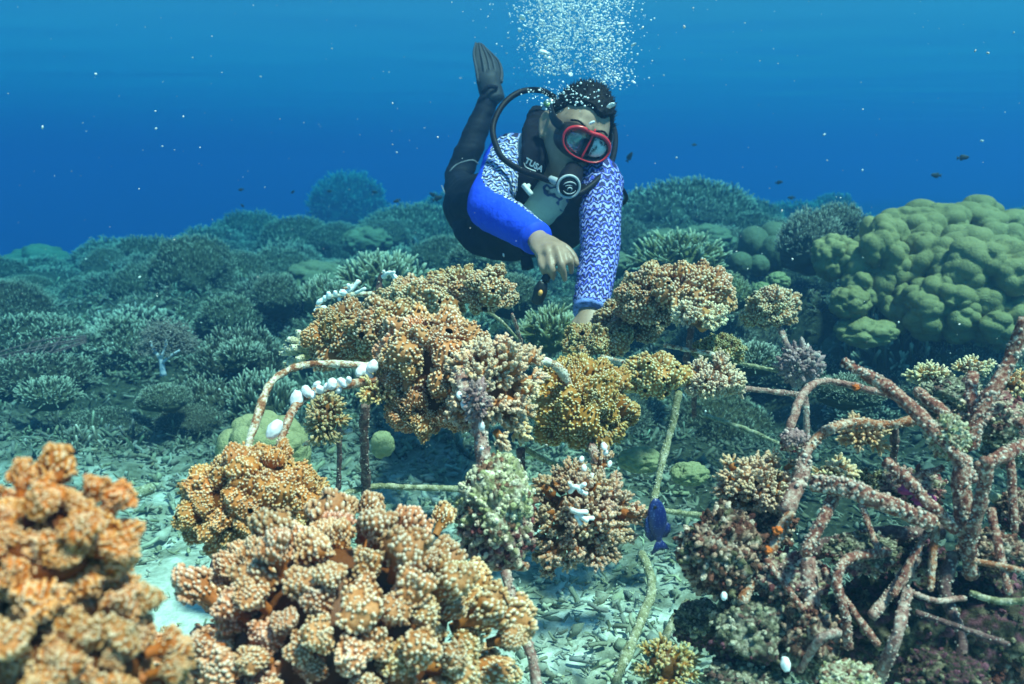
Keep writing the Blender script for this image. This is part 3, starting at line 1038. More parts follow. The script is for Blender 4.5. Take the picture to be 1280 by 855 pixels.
def clump_tmpl(seed, nf, tm):
    r2 = np.random.default_rng(seed)
    VV, TT, AA, n = [], [], [], 0
    for k in range(nf):
        V, T, a = tm[int(r2.integers(len(tm)))]
        d = np.array([r2.normal(0, 1.0), r2.normal(0, 1.0), -0.1 + r2.random()])
        B = basis(d, r2.random() * 6.28)
        s = 0.6 + 0.7 * r2.random()
        VV.append((V * s) @ B.T + np.array([r2.normal(0, 0.35), r2.normal(0, 0.35), -0.1]))
        TT.append(T + n)
        AA.append(a)
        n += len(V)
    return np.concatenate(VV), np.concatenate(TT), np.concatenate(AA)


CT = [clump_tmpl(k, 7, FT_LO) for k in range(8)] + [clump_tmpl(30 + k, 8, FT_1) for k in range(6)]
n1, n2 = 4600, 4200
y = np.concatenate([np.sqrt(rg.uniform(2.9 ** 2, 6.2 ** 2, n1)), 6 + 16 * rg.random(n2) ** 1.5])
x = (rg.random(n1 + n2) * 1.3 - 0.65) * (y + 0.4)
sc = np.concatenate([0.033 * (0.5 + 1.5 * rg.random(n1) ** 2), 0.0080 * y[n1:] * (0.6 + 0.8 * rg.random(n2))])
dens = fbm(np.stack([x * 1.1, y * 1.1, 0 * x], 1), 23, 2)
keep = (dens > -0.45) & (y + 0.5 * dens + 0.35 * np.clip(-x, 0, 2) > 3.05)
x, y, sc, dens = x[keep], y[keep], sc[keep] * (1 + 0.5 * dens[keep]), dens[keep]
for (mx_, my_, mz_, mr_) in MND:
    if my_ > 4.0 and mz_ > 0.1:
        a_, r_ = rg.random(70) * 6.28, np.sqrt(rg.random(70)) * 1.25
        x = np.concatenate([x, mx_ + np.cos(a_) * r_ * mr_])
        y = np.concatenate([y, my_ + np.sin(a_) * r_ * mr_])
        sc = np.concatenate([sc, 0.009 * my_ * (0.6 + 0.8 * rg.random(70))])
z = H(x, y)
pos = np.stack([x, y, z], 1)
up = np.stack([rg.normal(0, 0.25, len(x)), rg.normal(0, 0.25, len(x)), np.ones(len(x))], 1)
pick = np.where(y < 5.5, rg.integers(0, 8, len(x)), rg.integers(8, 14, len(x)))
gv = np.clip(0.66 + 0.75 * fbm(pos * 2.6, 61, 3) + rg.normal(0, 0.2, len(x)), 0.15, 1.5)
ccov = np.stack([gv * (1 + rg.normal(0, 0.1, len(x))), gv * (1 + rg.normal(0, 0.06, len(x))), gv * (1 + rg.normal(0, 0.12, len(x)))], 1)
for k in range(len(CT)):
    s = pick == k
    scatter(mbc, CT[k], pos[s], bases(up[s], rg.random(s.sum()) * 6.28), sc[s], c=ccov[s])
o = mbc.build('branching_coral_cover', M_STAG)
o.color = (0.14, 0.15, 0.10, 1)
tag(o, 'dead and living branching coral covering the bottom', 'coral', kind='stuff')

# knobbly dead coral rocks between the living thickets
mbk = MB()
rgk = np.random.default_rng(177)
RT = []
for q in range(6):
    V, T = ICO[3]
    RT.append((V * (1 + 0.55 * fbm(V * 1.9, q * 5, 2) + 0.32 * vnoise(V * 4.5, q * 7) + 0.28 * vnoise(V * 9.5, q * 9))[:, None] * np.array([1, 0.85, 0.6]), T, np.clip(V[:, 2], 0, 1) * 0.6))
nk = 120
yk = 3.2 + 9.5 * rgk.random(nk) ** 1.7
xk = (rgk.random(nk) * 1.3 - 0.65) * (yk + 0.4)
dk = fbm(np.stack([xk * 1.3, yk * 1.3, 0 * xk], 1), 83, 2)
sk = (0.02 + 0.09 * rgk.random(nk) ** 3) * (1 + 0.5 * dk) * (0.6 + 0.12 * yk)
pk = np.stack([xk, yk, H(xk, yk) + sk * 0.1], 1)
gk = np.clip(0.75 + 0.9 * dk + rgk.normal(0, 0.3, nk), 0.15, 2.4)
ck = np.stack([gk * (1 + rgk.normal(0.05, 0.12, nk)), gk, gk * (1 + rgk.normal(0, 0.12, nk))], 1)
wk = rgk.integers(0, 6, nk)
for q in range(6):
    s_ = wk == q
    scatter(mbk, RT[q], pk[s_], bases(np.stack([rgk.normal(0, 0.35, s_.sum()), rgk.normal(0, 0.35, s_.sum()), np.ones(s_.sum())], 1), rgk.random(s_.sum()) * 6.28), sk[s_], c=np.clip(ck[s_], 0.05, 2.5))
o = mbk.build('dead_coral_rock', M_STAG)
o.color = (0.20, 0.20, 0.13, 1)
tag(o, 'knobbly dead coral rock scattered between the thickets', 'rock', kind='stuff')

# loose rubble sticks and chips
M_RUB, nt, b = new_mat('coral_rubble')
f = noise_fac(nt, 30, 4, 0.7, 'World')
c = mixc(nt, 1.0, attr(nt, 'col', 'Color'), ramp(nt, f, [(0.3, (0.55, 0.56, 0.5)), (0.7, (1, 1, 1))]), 'MULTIPLY')
nt.links.new(c, b.inputs['Base Color'])
b.inputs['Roughness'].default_value = 0.95
b.inputs['Specular IOR Level'].default_value = 0.1
bump(nt, b, noise_fac(nt, 160, 3, 0.7, 'World'), 0.6, 0.004)


def stick_tmpl(seed):
    r2 = np.random.default_rng(seed)
    pts = np.stack([r2.normal(0, 0.10, 3), np.linspace(-0.5, 0.5, 3), r2.normal(0, 0.06, 3)], 1)
    V, T, Q, u_ = tube(pts, 0.13 * (0.7 + 0.5 * r2.random(3)), 4)
    if seed % 2:
        V2, T2, Q2, u2 = tube([pts[1], pts[1] + np.array([0.28, 0.12, 0.12])], [0.09, 0.07], 4)
        return np.concatenate([V, V2]), np.concatenate([T, tri(Q), T2 + len(V), tri(Q2) + len(V)]), np.concatenate([u_, u2])
    return V, np.concatenate([T, tri(Q)]), u_


def chip_tmpl(seed):
    V, T = ICO[0]
    return V * (1 + 0.75 * vnoise(V * 2.3, seed))[:, None] * np.array([0.5, 0.32, 0.22]), T, np.zeros(len(V))


ST = [stick_tmpl(k) for k in range(10)] + [chip_tmpl(k) for k in range(5)]
mbr = MB()
n = 17500
y = 1.0 + 4.4 * rg.random(n) ** 1.25
x = (rg.random(n) * 1.36 - 0.68) * (y + 0.15)
dn = fbm(np.stack([x * 1.6, y * 1.6, 0 * x], 1), 31, 3)
patch = np.exp(-(((x + 0.78) / 0.28) ** 2 + ((y - 1.75) / 0.40) ** 2)) + np.exp(-(((x + 0.1) / 0.18) ** 2 + ((y - 1.75) / 0.16) ** 2))
keep = rg.random(n) > 0.93 * patch
x, y, dn, patch = x[keep], y[keep], dn[keep], patch[keep]
n = len(x)
L = 0.007 + 0.036 * rg.random(n) ** 4 * (1.2 - 0.8 * patch) + 0.0055 * y
pos = np.stack([x, y, H(x, y) + 0.004 + 0.024 * rg.random(n) ** 1.5 * (1 - np.clip(patch, 0, 1))], 1)
up = np.stack([rg.normal(0, 0.75, n), rg.normal(0, 0.75, n), np.ones(n)], 1)
g_ = np.clip(0.46 + 0.16 * dn + rg.normal(0, 0.09, n), 0.05, 0.65)
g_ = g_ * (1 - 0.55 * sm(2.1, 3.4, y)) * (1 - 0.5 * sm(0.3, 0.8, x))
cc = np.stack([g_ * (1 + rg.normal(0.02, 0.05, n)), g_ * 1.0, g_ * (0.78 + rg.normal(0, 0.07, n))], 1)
pick = rg.integers(0, len(ST), n)
for k in range(len(ST)):
    s = pick == k
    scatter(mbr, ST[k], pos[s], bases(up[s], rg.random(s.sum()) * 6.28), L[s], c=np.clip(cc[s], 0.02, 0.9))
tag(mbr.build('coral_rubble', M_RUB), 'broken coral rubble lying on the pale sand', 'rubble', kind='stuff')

# ------------------------------------------------------------------ steel frames overgrown with crust
def crust_mat(name, stops, sc=95.0):
    m, nt, b = new_mat(name)
    f = noise_fac(nt, sc, 4, 0.72, 'World')
    f2 = noise_fac(nt, 260.0, 3, 0.7, 'World', 2.0)
    c = ramp(nt, f, stops)
    c = mixc(nt, 1.0, c, ramp(nt, f2, [(0.3, (0.55, 0.5, 0.48)), (0.62, (1, 1, 1))]), 'MULTIPLY')
    c = mixc(nt, math_n(nt, 'MULTIPLY', attr(nt, 'tip'), 0.75), c, (0.82, 0.76, 0.66))
    nt.links.new(c, b.inputs['Base Color'])
    b.inputs['Roughness'].default_value = 0.85
    b.inputs['Specular IOR Level'].default_value = 0.2
    bump(nt, b, f2, 0.8, 0.003)
    return m


RODM = {
    'rust': crust_mat('rusty_rod', [(0.30, (0.13, 0.035, 0.02)), (0.44, (0.36, 0.12, 0.05)), (0.55, (0.55, 0.40, 0.30)), (0.68, (0.80, 0.74, 0.64))]),
    'pale': crust_mat('pale_crusted_rod', [(0.36, (0.22, 0.07, 0.035)), (0.46, (0.42, 0.22, 0.12)), (0.52, (0.66, 0.58, 0.45)), (0.64, (0.84, 0.80, 0.70))], 80),
    'pink': crust_mat('pink_crusted_rod', [(0.30, (0.12, 0.05, 0.045)), (0.45, (0.32, 0.16, 0.135)), (0.58, (0.52, 0.37, 0.31)), (0.70, (0.78, 0.70, 0.60))]),
    'dark': crust_mat('dark_crusted_rod', [(0.3, (0.05, 0.04, 0.04)), (0.5, (0.16, 0.08, 0.08)), (0.7, (0.34, 0.26, 0.22))]),  # dark reddish brown crust
    'green': crust_mat('algae_covered_rod', [(0.3, (0.12, 0.12, 0.06)), (0.5, (0.32, 0.31, 0.18)), (0.66, (0.60, 0.56, 0.42))], 80),
    'star': crust_mat('barnacle_crusted_rod', [(0.34, (0.09, 0.025, 0.025)), (0.48, (0.26, 0.09, 0.065)), (0.57, (0.46, 0.29, 0.22)), (0.68, (0.80, 0.73, 0.64))], 150),
}


def rod_mesh(pts, r_px, pal, gran=0.0, rough=0.42, seed=0, taper=None):
    """pts: list of (px, py, Y); radius in photo pixels at the mean distance; gran = crust knobs per cm of length"""
    ws = [P(*p) for p in pts]
    Ym = sum(p[2] for p in pts) / len(pts)
    r = r_px * 0.86 * PXM(Ym)
    ln = sum((ws[k + 1] - ws[k]).length for k in range(len(ws) - 1))
    n = int(np.clip(ln / (r * 0.9), 6, 70))
    path = smooth_path(ws, n)
    rg = np.random.default_rng(seed + int(abs(pts[0][0]) * 7 + pts[0][1]))
    path = path + np.stack([fbm(path * 9 + k * 31, seed, 2) for k in range(3)], 1) * r * 0.7
    rad = np.full(n, r)
    if taper:
        rad = rad * np.linspace(1, taper, n)
    rad = rad * (1 + 0.28 * fbm(path * 22 + seed, seed, 2))
    mb = MB()
    V, T, Q, u_ = tube(path, rad, 10, True, rough, seed, 0.55 / r)
    mb.add(V, T, Q, a=0.0)
    ng = int(gran * 2.6 * ln * 100)
    if ng:
        tg, nn, bb_ = frames(path)
        t = rg.random(ng) * (n - 1.001)
        i_ = t.astype(int)
        f = (t - i_)[:, None]
        c = path[i_] * (1 - f) + path[i_ + 1] * f
        an = rg.random(ng) * 6.283
        d = nn[i_] * np.cos(an)[:, None] + bb_[i_] * np.sin(an)[:, None]
        s = r * (0.11 + 0.22 * rg.random(ng) ** 2)
        V2, T2, a2 = DOME6
        scatter(mb, (V2, T2, a2 * 0.9), c + d * rad[i_][:, None] * 0.88, bases(d + rg.normal(0, 0.3, d.shape), an), np.stack([s, s, s * (0.7 + 0.9 * rg.random(ng))], 1))
    return mb


def frame(label, base, rods, group='steel coral frames'):
    b0 = P(*base)
    root = empty('coral_frame', (b0.x, b0.y, b0.z), label, 'frame', group)
    for k, (pts, r, pal, gran) in enumerate(rods):
        mb = rod_mesh(pts, r, pal, gran, seed=k * 13 + int(base[0]))
        mb.V = [v - np.array(b0, dtype=np.float32) for v in mb.V]
        mb.build('rod', RODM[pal], root)
    return root


frame('left steel frame with two bent rusty rods in front of the corals', (330, 600, 1.15), [
    ([(303, 582, 1.08), (318, 528, 1.12), (340, 478, 1.18), (372, 458, 1.22), (420, 455, 1.25), (478, 457, 1.28)], 5.4, 'pale', 2.0),
    ([(345, 582, 1.08), (358, 530, 1.11), (378, 500, 1.15), (412, 485, 1.2), (480, 470, 1.25)], 6.4, 'rust', 3.0),
    ([(457, 505, 1.42), (457, 560, 1.45), (459, 628, 1.50)], 7.0, 'dark', 2.0),
    ([(425, 520, 1.62), (424, 560, 1.64), (422, 612, 1.66)], 4.0, 'dark', 1.0),
    ([(395, 640, 1.35), (458, 608, 1.5), (520, 609, 1.52), (580, 612, 1.52)], 5.0, 'green', 1.5),
    ([(380, 556, 1.5), (405, 547, 1.45), (440, 538, 1.5)], 4.0, 'pale', 1.0),
    ([(272, 680, 1.22), (264, 720, 1.18), (262, 765, 1.14)], 6.5, 'dark', 2.0),
])
frame('centre steel frame carrying the cream tipped and reddish brown corals', (640, 720, 1.0), [
    ([(572, 455, 1.16), (586, 500, 1.09), (600, 545, 1.07), (604, 590, 1.06)], 11.0, 'pink', 5.0),
    ([(556, 711, 0.98), (600, 709, 1.0), (660, 707, 1.05)], 7.5, 'rust', 1.5),
    ([(633, 715, 0.98), (645, 765, 0.95), (662, 820, 0.92), (680, 900, 0.9)], 8.5, 'pink', 4.0),
    ([(655, 452, 1.24), (682, 452, 1.25), (702, 464, 1.26), (712, 490, 1.28)], 7.0, 'pale', 3.0),
    ([(650, 560, 1.3), (655, 620, 1.3), (650, 700, 1.3)], 6.0, 'dark', 2.0),
    ([(655, 560, 1.35), (690, 578, 1.4), (740, 590, 1.45)], 4.0, 'green', 1.0),
    ([(738, 555, 1.25), (752, 590, 1.2), (745, 640, 1.15)], 7.0, 'pink', 3.0),
])
frame('middle right steel frame with a leaning crusted leg beside the blue fish', (820, 640, 1.5), [
    ([(848, 490, 1.56), (836, 545, 1.54), (823, 600, 1.5), (814, 640, 1.46)], 5.5, 'green', 3.5),
    ([(845, 500, 1.58), (820, 460, 1.6), (790, 455, 1.66), (752, 446, 1.75)], 4.0, 'pale', 1.5),
    ([(830, 430, 1.8), (865, 438, 1.76), (905, 446, 1.74)], 3.5, 'pale', 1.0),
    ([(866, 395, 1.8), (862, 425, 1.8), (857, 452, 1.82)], 5.0, 'dark', 1.0),
    ([(762, 408, 1.92), (782, 385, 1.90), (806, 362, 1.88)], 4.0, 'pink', 3.0),
    ([(870, 490, 1.6), (930, 487, 1.66), (1004, 494, 1.7)], 4.2, 'pink', 2.0),
    ([(868, 480, 1.62), (868, 520, 1.66)], 4.0, 'dark', 1.0),
    ([(780, 634, 1.4), (840, 640, 1.5), (905, 648, 1.55)], 4.0, 'green', 1.5),
    ([(640, 392, 1.74), (646, 412, 1.76), (652, 436, 1.8)], 3.0, 'pink', 2.0),
    ([(590, 375, 1.9), (625, 400, 1.95), (650, 428, 2.0)], 2.5, 'green', 1.0),
])
frame('thin stalk frame holding the lone ball-shaped coral', (1006, 545, 1.9), [
    ([(974, 405, 2.08), (984, 430, 2.02), (1000, 470, 1.95), (1006, 505, 1.9), (1007, 548, 1.88)], 4.5, 'pink', 3.0),
    ([(888, 447, 2.0), (940, 458, 1.96), (1000, 470, 1.94)], 3.0, 'green', 1.0),
])
frame('thin back frame with bead-covered top rod behind the left corals', (440, 395, 2.0), [
    ([(396, 398, 1.95), (400, 378, 1.98), (420, 370, 2.0), (460, 368, 2.02), (505, 366, 2.05)], 3.6, 'pale', 1.0),
    ([(474, 366, 2.0), (475, 352, 2.0), (480, 343, 2.0)], 4.5, 'dark', 1.0),
    ([(430, 362, 2.02), (450, 352, 2.04)], 2.6, 'pale', 1.0),
])
frame('right steel frame with an arching pinkish rod and orange mark', (985, 560, 1.15), [
    ([(978, 562, 1.12), (990, 522, 1.14), (1005, 490, 1.17), (1028, 478, 1.2), (1075, 484, 1.2), (1130, 496, 1.18)], 5.6, 'pink', 3.5),
    ([(1010, 562, 1.06), (1035, 540, 1.07), (1070, 530, 1.08), (1110, 532, 1.08), (1150, 524, 1.08)], 8.0, 'rust', 4.0),
    ([(1118, 530, 1.15), (1116, 570, 1.17), (1105, 610, 1.2)], 6.0, 'dark', 2.0),
    ([(1005, 560, 1.05), (1000, 600, 1.03), (985, 640, 1.0)], 12.0, 'pink', 4.0),
])
frame('crusted rusty star of rods in the right foreground', (1200, 640, 0.95), [
    ([(1056, 450, 1.05), (1110, 482, 1.02), (1155, 525, 0.98), (1195, 572, 0.95), (1212, 600, 0.95)], 9.5, 'star', 8.0),
    ([(1146, 488, 1.06), (1175, 512, 1.02), (1208, 545, 0.97)], 8.0, 'star', 8.0),
    ([(1280, 398, 1.0), (1262, 440, 1.0), (1240, 480, 0.99), (1222, 520, 0.98), (1215, 560, 0.97)], 10.0, 'star', 8.0),
    ([(1216, 468, 1.05), (1218, 500, 1.02), (1226, 530, 1.0)], 9.0, 'star', 6.0),
    ([(1218, 585, 0.97), (1250, 570, 0.98), (1300, 550, 1.0)], 10.0, 'star', 6.0),
    ([(1104, 578, 0.98), (1135, 602, 0.95), (1168, 635, 0.93), (1195, 660, 0.93)], 9.5, 'star', 8.0),
    ([(1208, 570, 0.95), (1204, 620, 0.94), (1204, 670, 0.94), (1210, 720, 0.95)], 13.0, 'star', 6.0),
    ([(1234, 574, 0.90), (1230, 610, 0.91), (1218, 660, 0.92), (1214, 700, 0.93)], 9.0, 'star', 8.0),
    ([(1270, 525, 1.02), (1290, 545, 1.0)], 8.0, 'star', 6.0),
    ([(1235, 620, 1.02), (1262, 632, 1.04), (1300, 645, 1.05)], 7.0, 'green', 3.0),
])
frame('thick cream crusted rods sloping across the right foreground', (1040, 640, 0.95), [
    ([(1018, 600, 0.97), (1060, 608, 0.94), (1110, 630, 0.92), (1168, 655, 0.92)], 13.5, 'star', 9.0),
    ([(1046, 612, 0.96), (1030, 645, 0.94), (1006, 692, 0.92)], 9.5, 'star', 8.0),
    ([(1010, 690, 1.02), (1080, 672, 1.02), (1180, 664, 1.02)], 13.0, 'dark', 3.0),
    ([(985, 640, 1.0), (965, 680, 0.98), (945, 715, 0.97), (925, 752, 0.95)], 9.0, 'rust', 5.0),
    ([(1110, 690, 0.95), (1062, 698, 0.92), (1048, 725, 0.9), (1058, 770, 0.88), (1062, 810, 0.88)], 7.5, 'star', 7.0),
    ([(1150, 690, 0.97), (1120, 730, 0.93), (1090, 770, 0.9)], 8.0, 'pink', 6.0),
    ([(1142, 740, 0.9), (1170, 750, 0.9), (1205, 748, 0.92)], 4.5, 'pink', 3.0),
    ([(1212, 742, 0.9), (1250, 752, 0.88), (1300, 748, 0.86)], 5.0, 'green', 3.0),
    ([(1010, 700, 0.95), (1016, 760, 0.92), (1010, 830, 0.9)], 12.0, 'pink', 6.0),
    ([(1000, 840, 0.88), (1025, 800, 0.86), (1050, 790, 0.86)], 6.0, 'pink', 4.0),
    ([(1095, 855, 0.88), (1120, 800, 0.86), (1140, 740, 0.9)], 9.0, 'pink', 6.0),
    ([(1190, 690, 0.95), (1180, 740, 0.93), (1200, 800, 0.9), (1190, 870, 0.88)], 9.0, 'dark', 4.0),
    ([(1078, 632, 0.99), (1098, 690, 0.94)], 5.5, 'star', 6.0),
    ([(1166, 650, 0.95), (1118, 745, 0.90)], 5.5, 'star', 6.0),
    ([(1238, 636, 0.96), (1262, 740, 0.90)], 6.0, 'star', 6.0),
    ([(1212, 700, 0.93), (1290, 716, 0.90)], 5.0, 'rust', 5.0),
    ([(1145, 765, 0.90), (1262, 806, 0.85)], 5.0, 'dark', 5.0),
    ([(956, 694, 0.97), (1004, 764, 0.90)], 5.5, 'star', 6.0),
    ([(1028, 712, 0.93), (1098, 806, 0.87)], 5.0, 'star', 6.0),
    ([(1116, 604, 1.02), (1178, 584, 0.98)], 5.0, 'star', 6.0),
    ([(1262, 556, 0.98), (1270, 664, 0.95)], 6.0, 'star', 6.0),
    ([(1172, 636, 0.95), (1164, 738, 0.91)], 5.5, 'rust', 6.0),
])
for lab, pts, r, pal in [
        ('pale crooked rod lying on the rubble below the blue fish', [(803, 690, 1.5), (815, 735, 1.4), (798, 785, 1.3), (768, 862, 1.2)], 8.0, 'green'),
        ('short pale rod on the rubble right of the crooked one', [(862, 752, 1.25), (840, 780, 1.22), (815, 835, 1.15)], 7.0, 'green'),
        ('short dead stick lying on the sand behind the bottom left coral', [(132, 634, 2.2), (160, 622, 2.25), (192, 608, 2.3)], 9.0, 'green'),
        ('thin line rods leaning across the dark rubble at the right', [(1250, 628, 1.5), (1310, 648, 1.5)], 4.0, 'green'),
        ('thin bar lying behind the stalk of the lone coral', [(880, 520, 2.2), (940, 540, 2.1), (985, 560, 2.0)], 3.5, 'green')]:
    mb = rod_mesh(pts, r, pal, 2.0)
    tag(mb.build('steel_rod', RODM[pal]), lab, 'rod', 'loose rods')

# ------------------------------------------------------------------ lumps of mixed crust, algae and sponge
M_LUMP, nt, b = new_mat('mixed_crust')
f = noise_fac(nt, 200, 4, 0.7, 'World')
c = mixc(nt, 1.0, attr(nt, 'col', 'Color'), ramp(nt, f, [(0.32, (0.30, 0.24, 0.22)), (0.5, (0.85, 0.8, 0.75)), (0.68, (1.35, 1.35, 1.3))]), 'MULTIPLY')
nt.links.new(c, b.inputs['Base Color'])
b.inputs['Roughness'].default_value = 0.85
b.inputs['Specular IOR Level'].default_value = 0.2
bump(nt, b, f, 1.0, 0.005)
PAL = {  # brick, grey and deep have the lower right's shade darkened into their colours
    'moss': [(0.55, 0.55, 0.36), (0.36, 0.38, 0.20), (0.70, 0.68, 0.52), (0.24, 0.12, 0.08), (0.62, 0.60, 0.44)],
    'rose': [(0.28, 0.09, 0.10), (0.52, 0.32, 0.28), (0.72, 0.60, 0.48), (0.14, 0.04, 0.045), (0.32, 0.30, 0.18)],
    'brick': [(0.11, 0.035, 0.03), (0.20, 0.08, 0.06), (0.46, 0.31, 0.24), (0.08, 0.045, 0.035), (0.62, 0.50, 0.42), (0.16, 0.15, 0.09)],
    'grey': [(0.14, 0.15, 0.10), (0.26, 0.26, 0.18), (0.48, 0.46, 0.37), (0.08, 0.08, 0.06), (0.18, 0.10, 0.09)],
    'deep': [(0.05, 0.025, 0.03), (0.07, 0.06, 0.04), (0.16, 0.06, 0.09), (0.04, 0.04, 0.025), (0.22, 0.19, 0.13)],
    'mauve': [(0.42, 0.28, 0.30), (0.52, 0.38, 0.38), (0.34, 0.22, 0.24), (0.60, 0.50, 0.48)],
}


def lump(name, label, px, py, rx, ry, Y, pal, n=600, pal2=None, size=0.075, cat='rock', knob=1.0, group=None, seed=None):
    """crusty lump; pal2 takes over in the lower half"""
    seed = int(px * 3 + py * 7) if seed is None else seed
    rg = np.random.default_rng(seed)
    k = PXM(Y)
    rad = np.array([rx, (rx + ry) / 2, ry]) * k
    V, T = ICO[4]
    rr = 1 + 0.30 * fbm(V * 1.8, seed, 2) + 0.20 * fbm(V * 5, seed + 3, 3)
    W = V * rr[:, None] * rad * 0.9

    def colour(d):
        t = fbm(d * 3.2, seed + 9, 2) * 1.3 + rg.normal(0, 0.35, len(d))
        A = np.array(PAL[pal])
        i_ = np.clip(((t + 1) / 2 * len(A)).astype(int), 0, len(A) - 1)
        cc = A[i_]
        if pal2:
            B = np.array(PAL[pal2])
            j_ = np.clip(((t + 1) / 2 * len(B)).astype(int), 0, len(B) - 1)
            low = (d[:, 2] + 0.35 * fbm(d * 2, seed + 4, 2) < 0.0)[:, None]
            cc = np.where(low, B[j_], cc)
        return cc * (0.8 + 0.4 * rg.random((len(d), 1)))
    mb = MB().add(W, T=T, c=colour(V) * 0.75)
    D = fib_dirs(n, rg, 1.2)
    r2 = 1 + 0.30 * fbm(D * 1.8, seed, 2) + 0.20 * fbm(D * 5, seed + 3, 3)
    s = float(rad.mean()) * size * (0.5 + 1.2 * rg.random(n) ** 2)
    V2, T2, a2 = DOME6
    # two generations of knobs: cushions, then buds on top
    dirs = D + rg.normal(0, 0.3, D.shape)
    pos = D * r2[:, None] * rad * 0.88
    hgt = s * knob * (0.8 + 1.6 * rg.random(n))
    cc = colour(D)
    scatter(mb, (V2, T2, a2), pos, bases(dirs, rg.random(n) * 6.28), np.stack([s, s, hgt], 1), c=cc)
    for _ in range(1):
        dn_ = dirs / np.linalg.norm(dirs, axis=1, keepdims=True)
        off = rg.normal(0, 1, D.shape)
        off -= dn_ * (off * dn_).sum(1, keepdims=True)
        p2 = pos + dn_ * (hgt * 0.6)[:, None] + off * s[:, None] * 0.5
        s2 = s * (0.35 + 0.3 * rg.random(n))
        scatter(mb, (V2, T2, a2), p2, bases(dirs + off * 0.6, rg.random(n) * 6.28), np.stack([s2, s2, s2 * 1.3], 1), c=np.clip(cc * (1.05 + 0.45 * rg.random((n, 1))), 0, 0.9))
    return tag(mb.build(name, M_LUMP, loc=P(px, py, Y)), label, cat, group)


GL = 'crusted lumps around the frames'
lump('encrusted_coral', 'lump crusted pale green above and pink maroon below, left of the reddish brown coral', 622, 640, 54, 78, 1.04, 'moss', 1000, 'rose', 0.052, 'coral', group=GL)
lump('encrusted_coral', 'pinkish grey feathery lump on the stalk under the lone ball coral', 1000, 457, 24, 24, 1.93, 'mauve', 400, size=0.10, cat='coral', knob=1.8, group=GL)
lump('encrusted_coral', 'small pink lump on the joint of the curved rods', 992, 551, 18, 15, 1.05, 'mauve', 250, 'rose', 0.1, 'coral', group=GL)
lump('encrusted_coral', 'dark maroon coral lump with pale buds right below the blue fish', 905, 692, 62, 58, 1.0, 'brick', 1000, size=0.048, cat='coral', knob=1.5, group=GL)
lump('encrusted_coral', 'dull brown coral lump behind the dark maroon one', 950, 650, 44, 40, 1.08, 'brick', 650, size=0.055, cat='coral', knob=1.4, group=GL)
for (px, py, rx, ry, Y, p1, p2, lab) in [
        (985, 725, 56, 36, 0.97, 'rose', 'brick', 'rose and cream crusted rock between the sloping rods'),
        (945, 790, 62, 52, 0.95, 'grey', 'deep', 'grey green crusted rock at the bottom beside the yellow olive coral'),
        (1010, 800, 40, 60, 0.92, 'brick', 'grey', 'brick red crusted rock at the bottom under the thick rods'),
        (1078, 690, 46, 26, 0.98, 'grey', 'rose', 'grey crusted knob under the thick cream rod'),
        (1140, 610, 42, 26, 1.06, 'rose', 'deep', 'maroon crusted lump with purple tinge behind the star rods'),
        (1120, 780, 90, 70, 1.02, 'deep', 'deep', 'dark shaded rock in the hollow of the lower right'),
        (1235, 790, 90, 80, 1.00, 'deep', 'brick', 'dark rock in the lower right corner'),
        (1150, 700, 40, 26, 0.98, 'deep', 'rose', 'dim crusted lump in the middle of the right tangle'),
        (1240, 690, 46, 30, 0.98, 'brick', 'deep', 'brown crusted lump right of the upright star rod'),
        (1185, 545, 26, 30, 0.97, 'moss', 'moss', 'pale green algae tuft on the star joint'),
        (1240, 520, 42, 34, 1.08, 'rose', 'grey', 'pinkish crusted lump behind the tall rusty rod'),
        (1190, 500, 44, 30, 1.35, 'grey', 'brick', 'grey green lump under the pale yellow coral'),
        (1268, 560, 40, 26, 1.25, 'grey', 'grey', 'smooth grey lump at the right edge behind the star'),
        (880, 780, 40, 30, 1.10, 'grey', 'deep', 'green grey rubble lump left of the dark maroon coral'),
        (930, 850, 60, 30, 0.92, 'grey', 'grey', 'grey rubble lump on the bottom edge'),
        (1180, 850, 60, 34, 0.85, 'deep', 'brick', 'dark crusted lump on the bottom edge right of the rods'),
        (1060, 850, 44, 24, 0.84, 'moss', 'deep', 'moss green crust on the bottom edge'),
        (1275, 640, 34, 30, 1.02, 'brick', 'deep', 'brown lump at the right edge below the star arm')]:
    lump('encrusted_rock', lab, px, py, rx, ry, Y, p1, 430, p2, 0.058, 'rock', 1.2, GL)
lump('soft_coral', 'small pink tuft on the middle rod with white beads', 596, 500, 12, 20, 1.05, 'mauve', 250, size=0.13, cat='coral', knob=2.6)

# orange sponge mark on the arching rod, orange sponge on the rusty rod
m_spg = simple('orange_sponge', (0.50, 0.12, 0.025), 0.8, 0.2, 0.4, 60, 0.5)
for (px, py, Y, r, lab) in [(1070, 484, 1.195, 5.2, 'orange band of sponge on the arching rod'), (972, 663, 0.975, 7, 'orange red sponge patch on the sloping rusty rod'), (960, 688, 0.965, 6, 'darker orange sponge further down the sloping rusty rod')]:
    V, T = ICO[3]
    tag(MB().add(V * (1 + 0.6 * fbm(V * 2.5, int(px), 3))[:, None] * np.array([0.85, 0.9, 0.8]) * r * PXM(Y), T=T).build('sponge', m_spg, loc=P(px, py, Y)), lab, 'sponge')
m_mag = simple('magenta_crust', (0.45, 0.06, 0.20), 0.7, 0.3, 0.5, 60, 0.6)
for (px, py, Y, r, lab) in [(1155, 625, 0.98, 11, 'magenta crust patch left of the upright star rod'), (1135, 612, 1.0, 9, 'purple crust patch behind the cream crusted rod')]:
    V, T = ICO[3]
    tag(MB().add(V * (1 + 0.5 * fbm(V * 2.5, int(px), 3))[:, None] * np.array([1.3, 0.8, 0.8]) * r * PXM(Y), T=T).build('crust_patch', m_mag, loc=P(px, py, Y)), lab, 'crust')

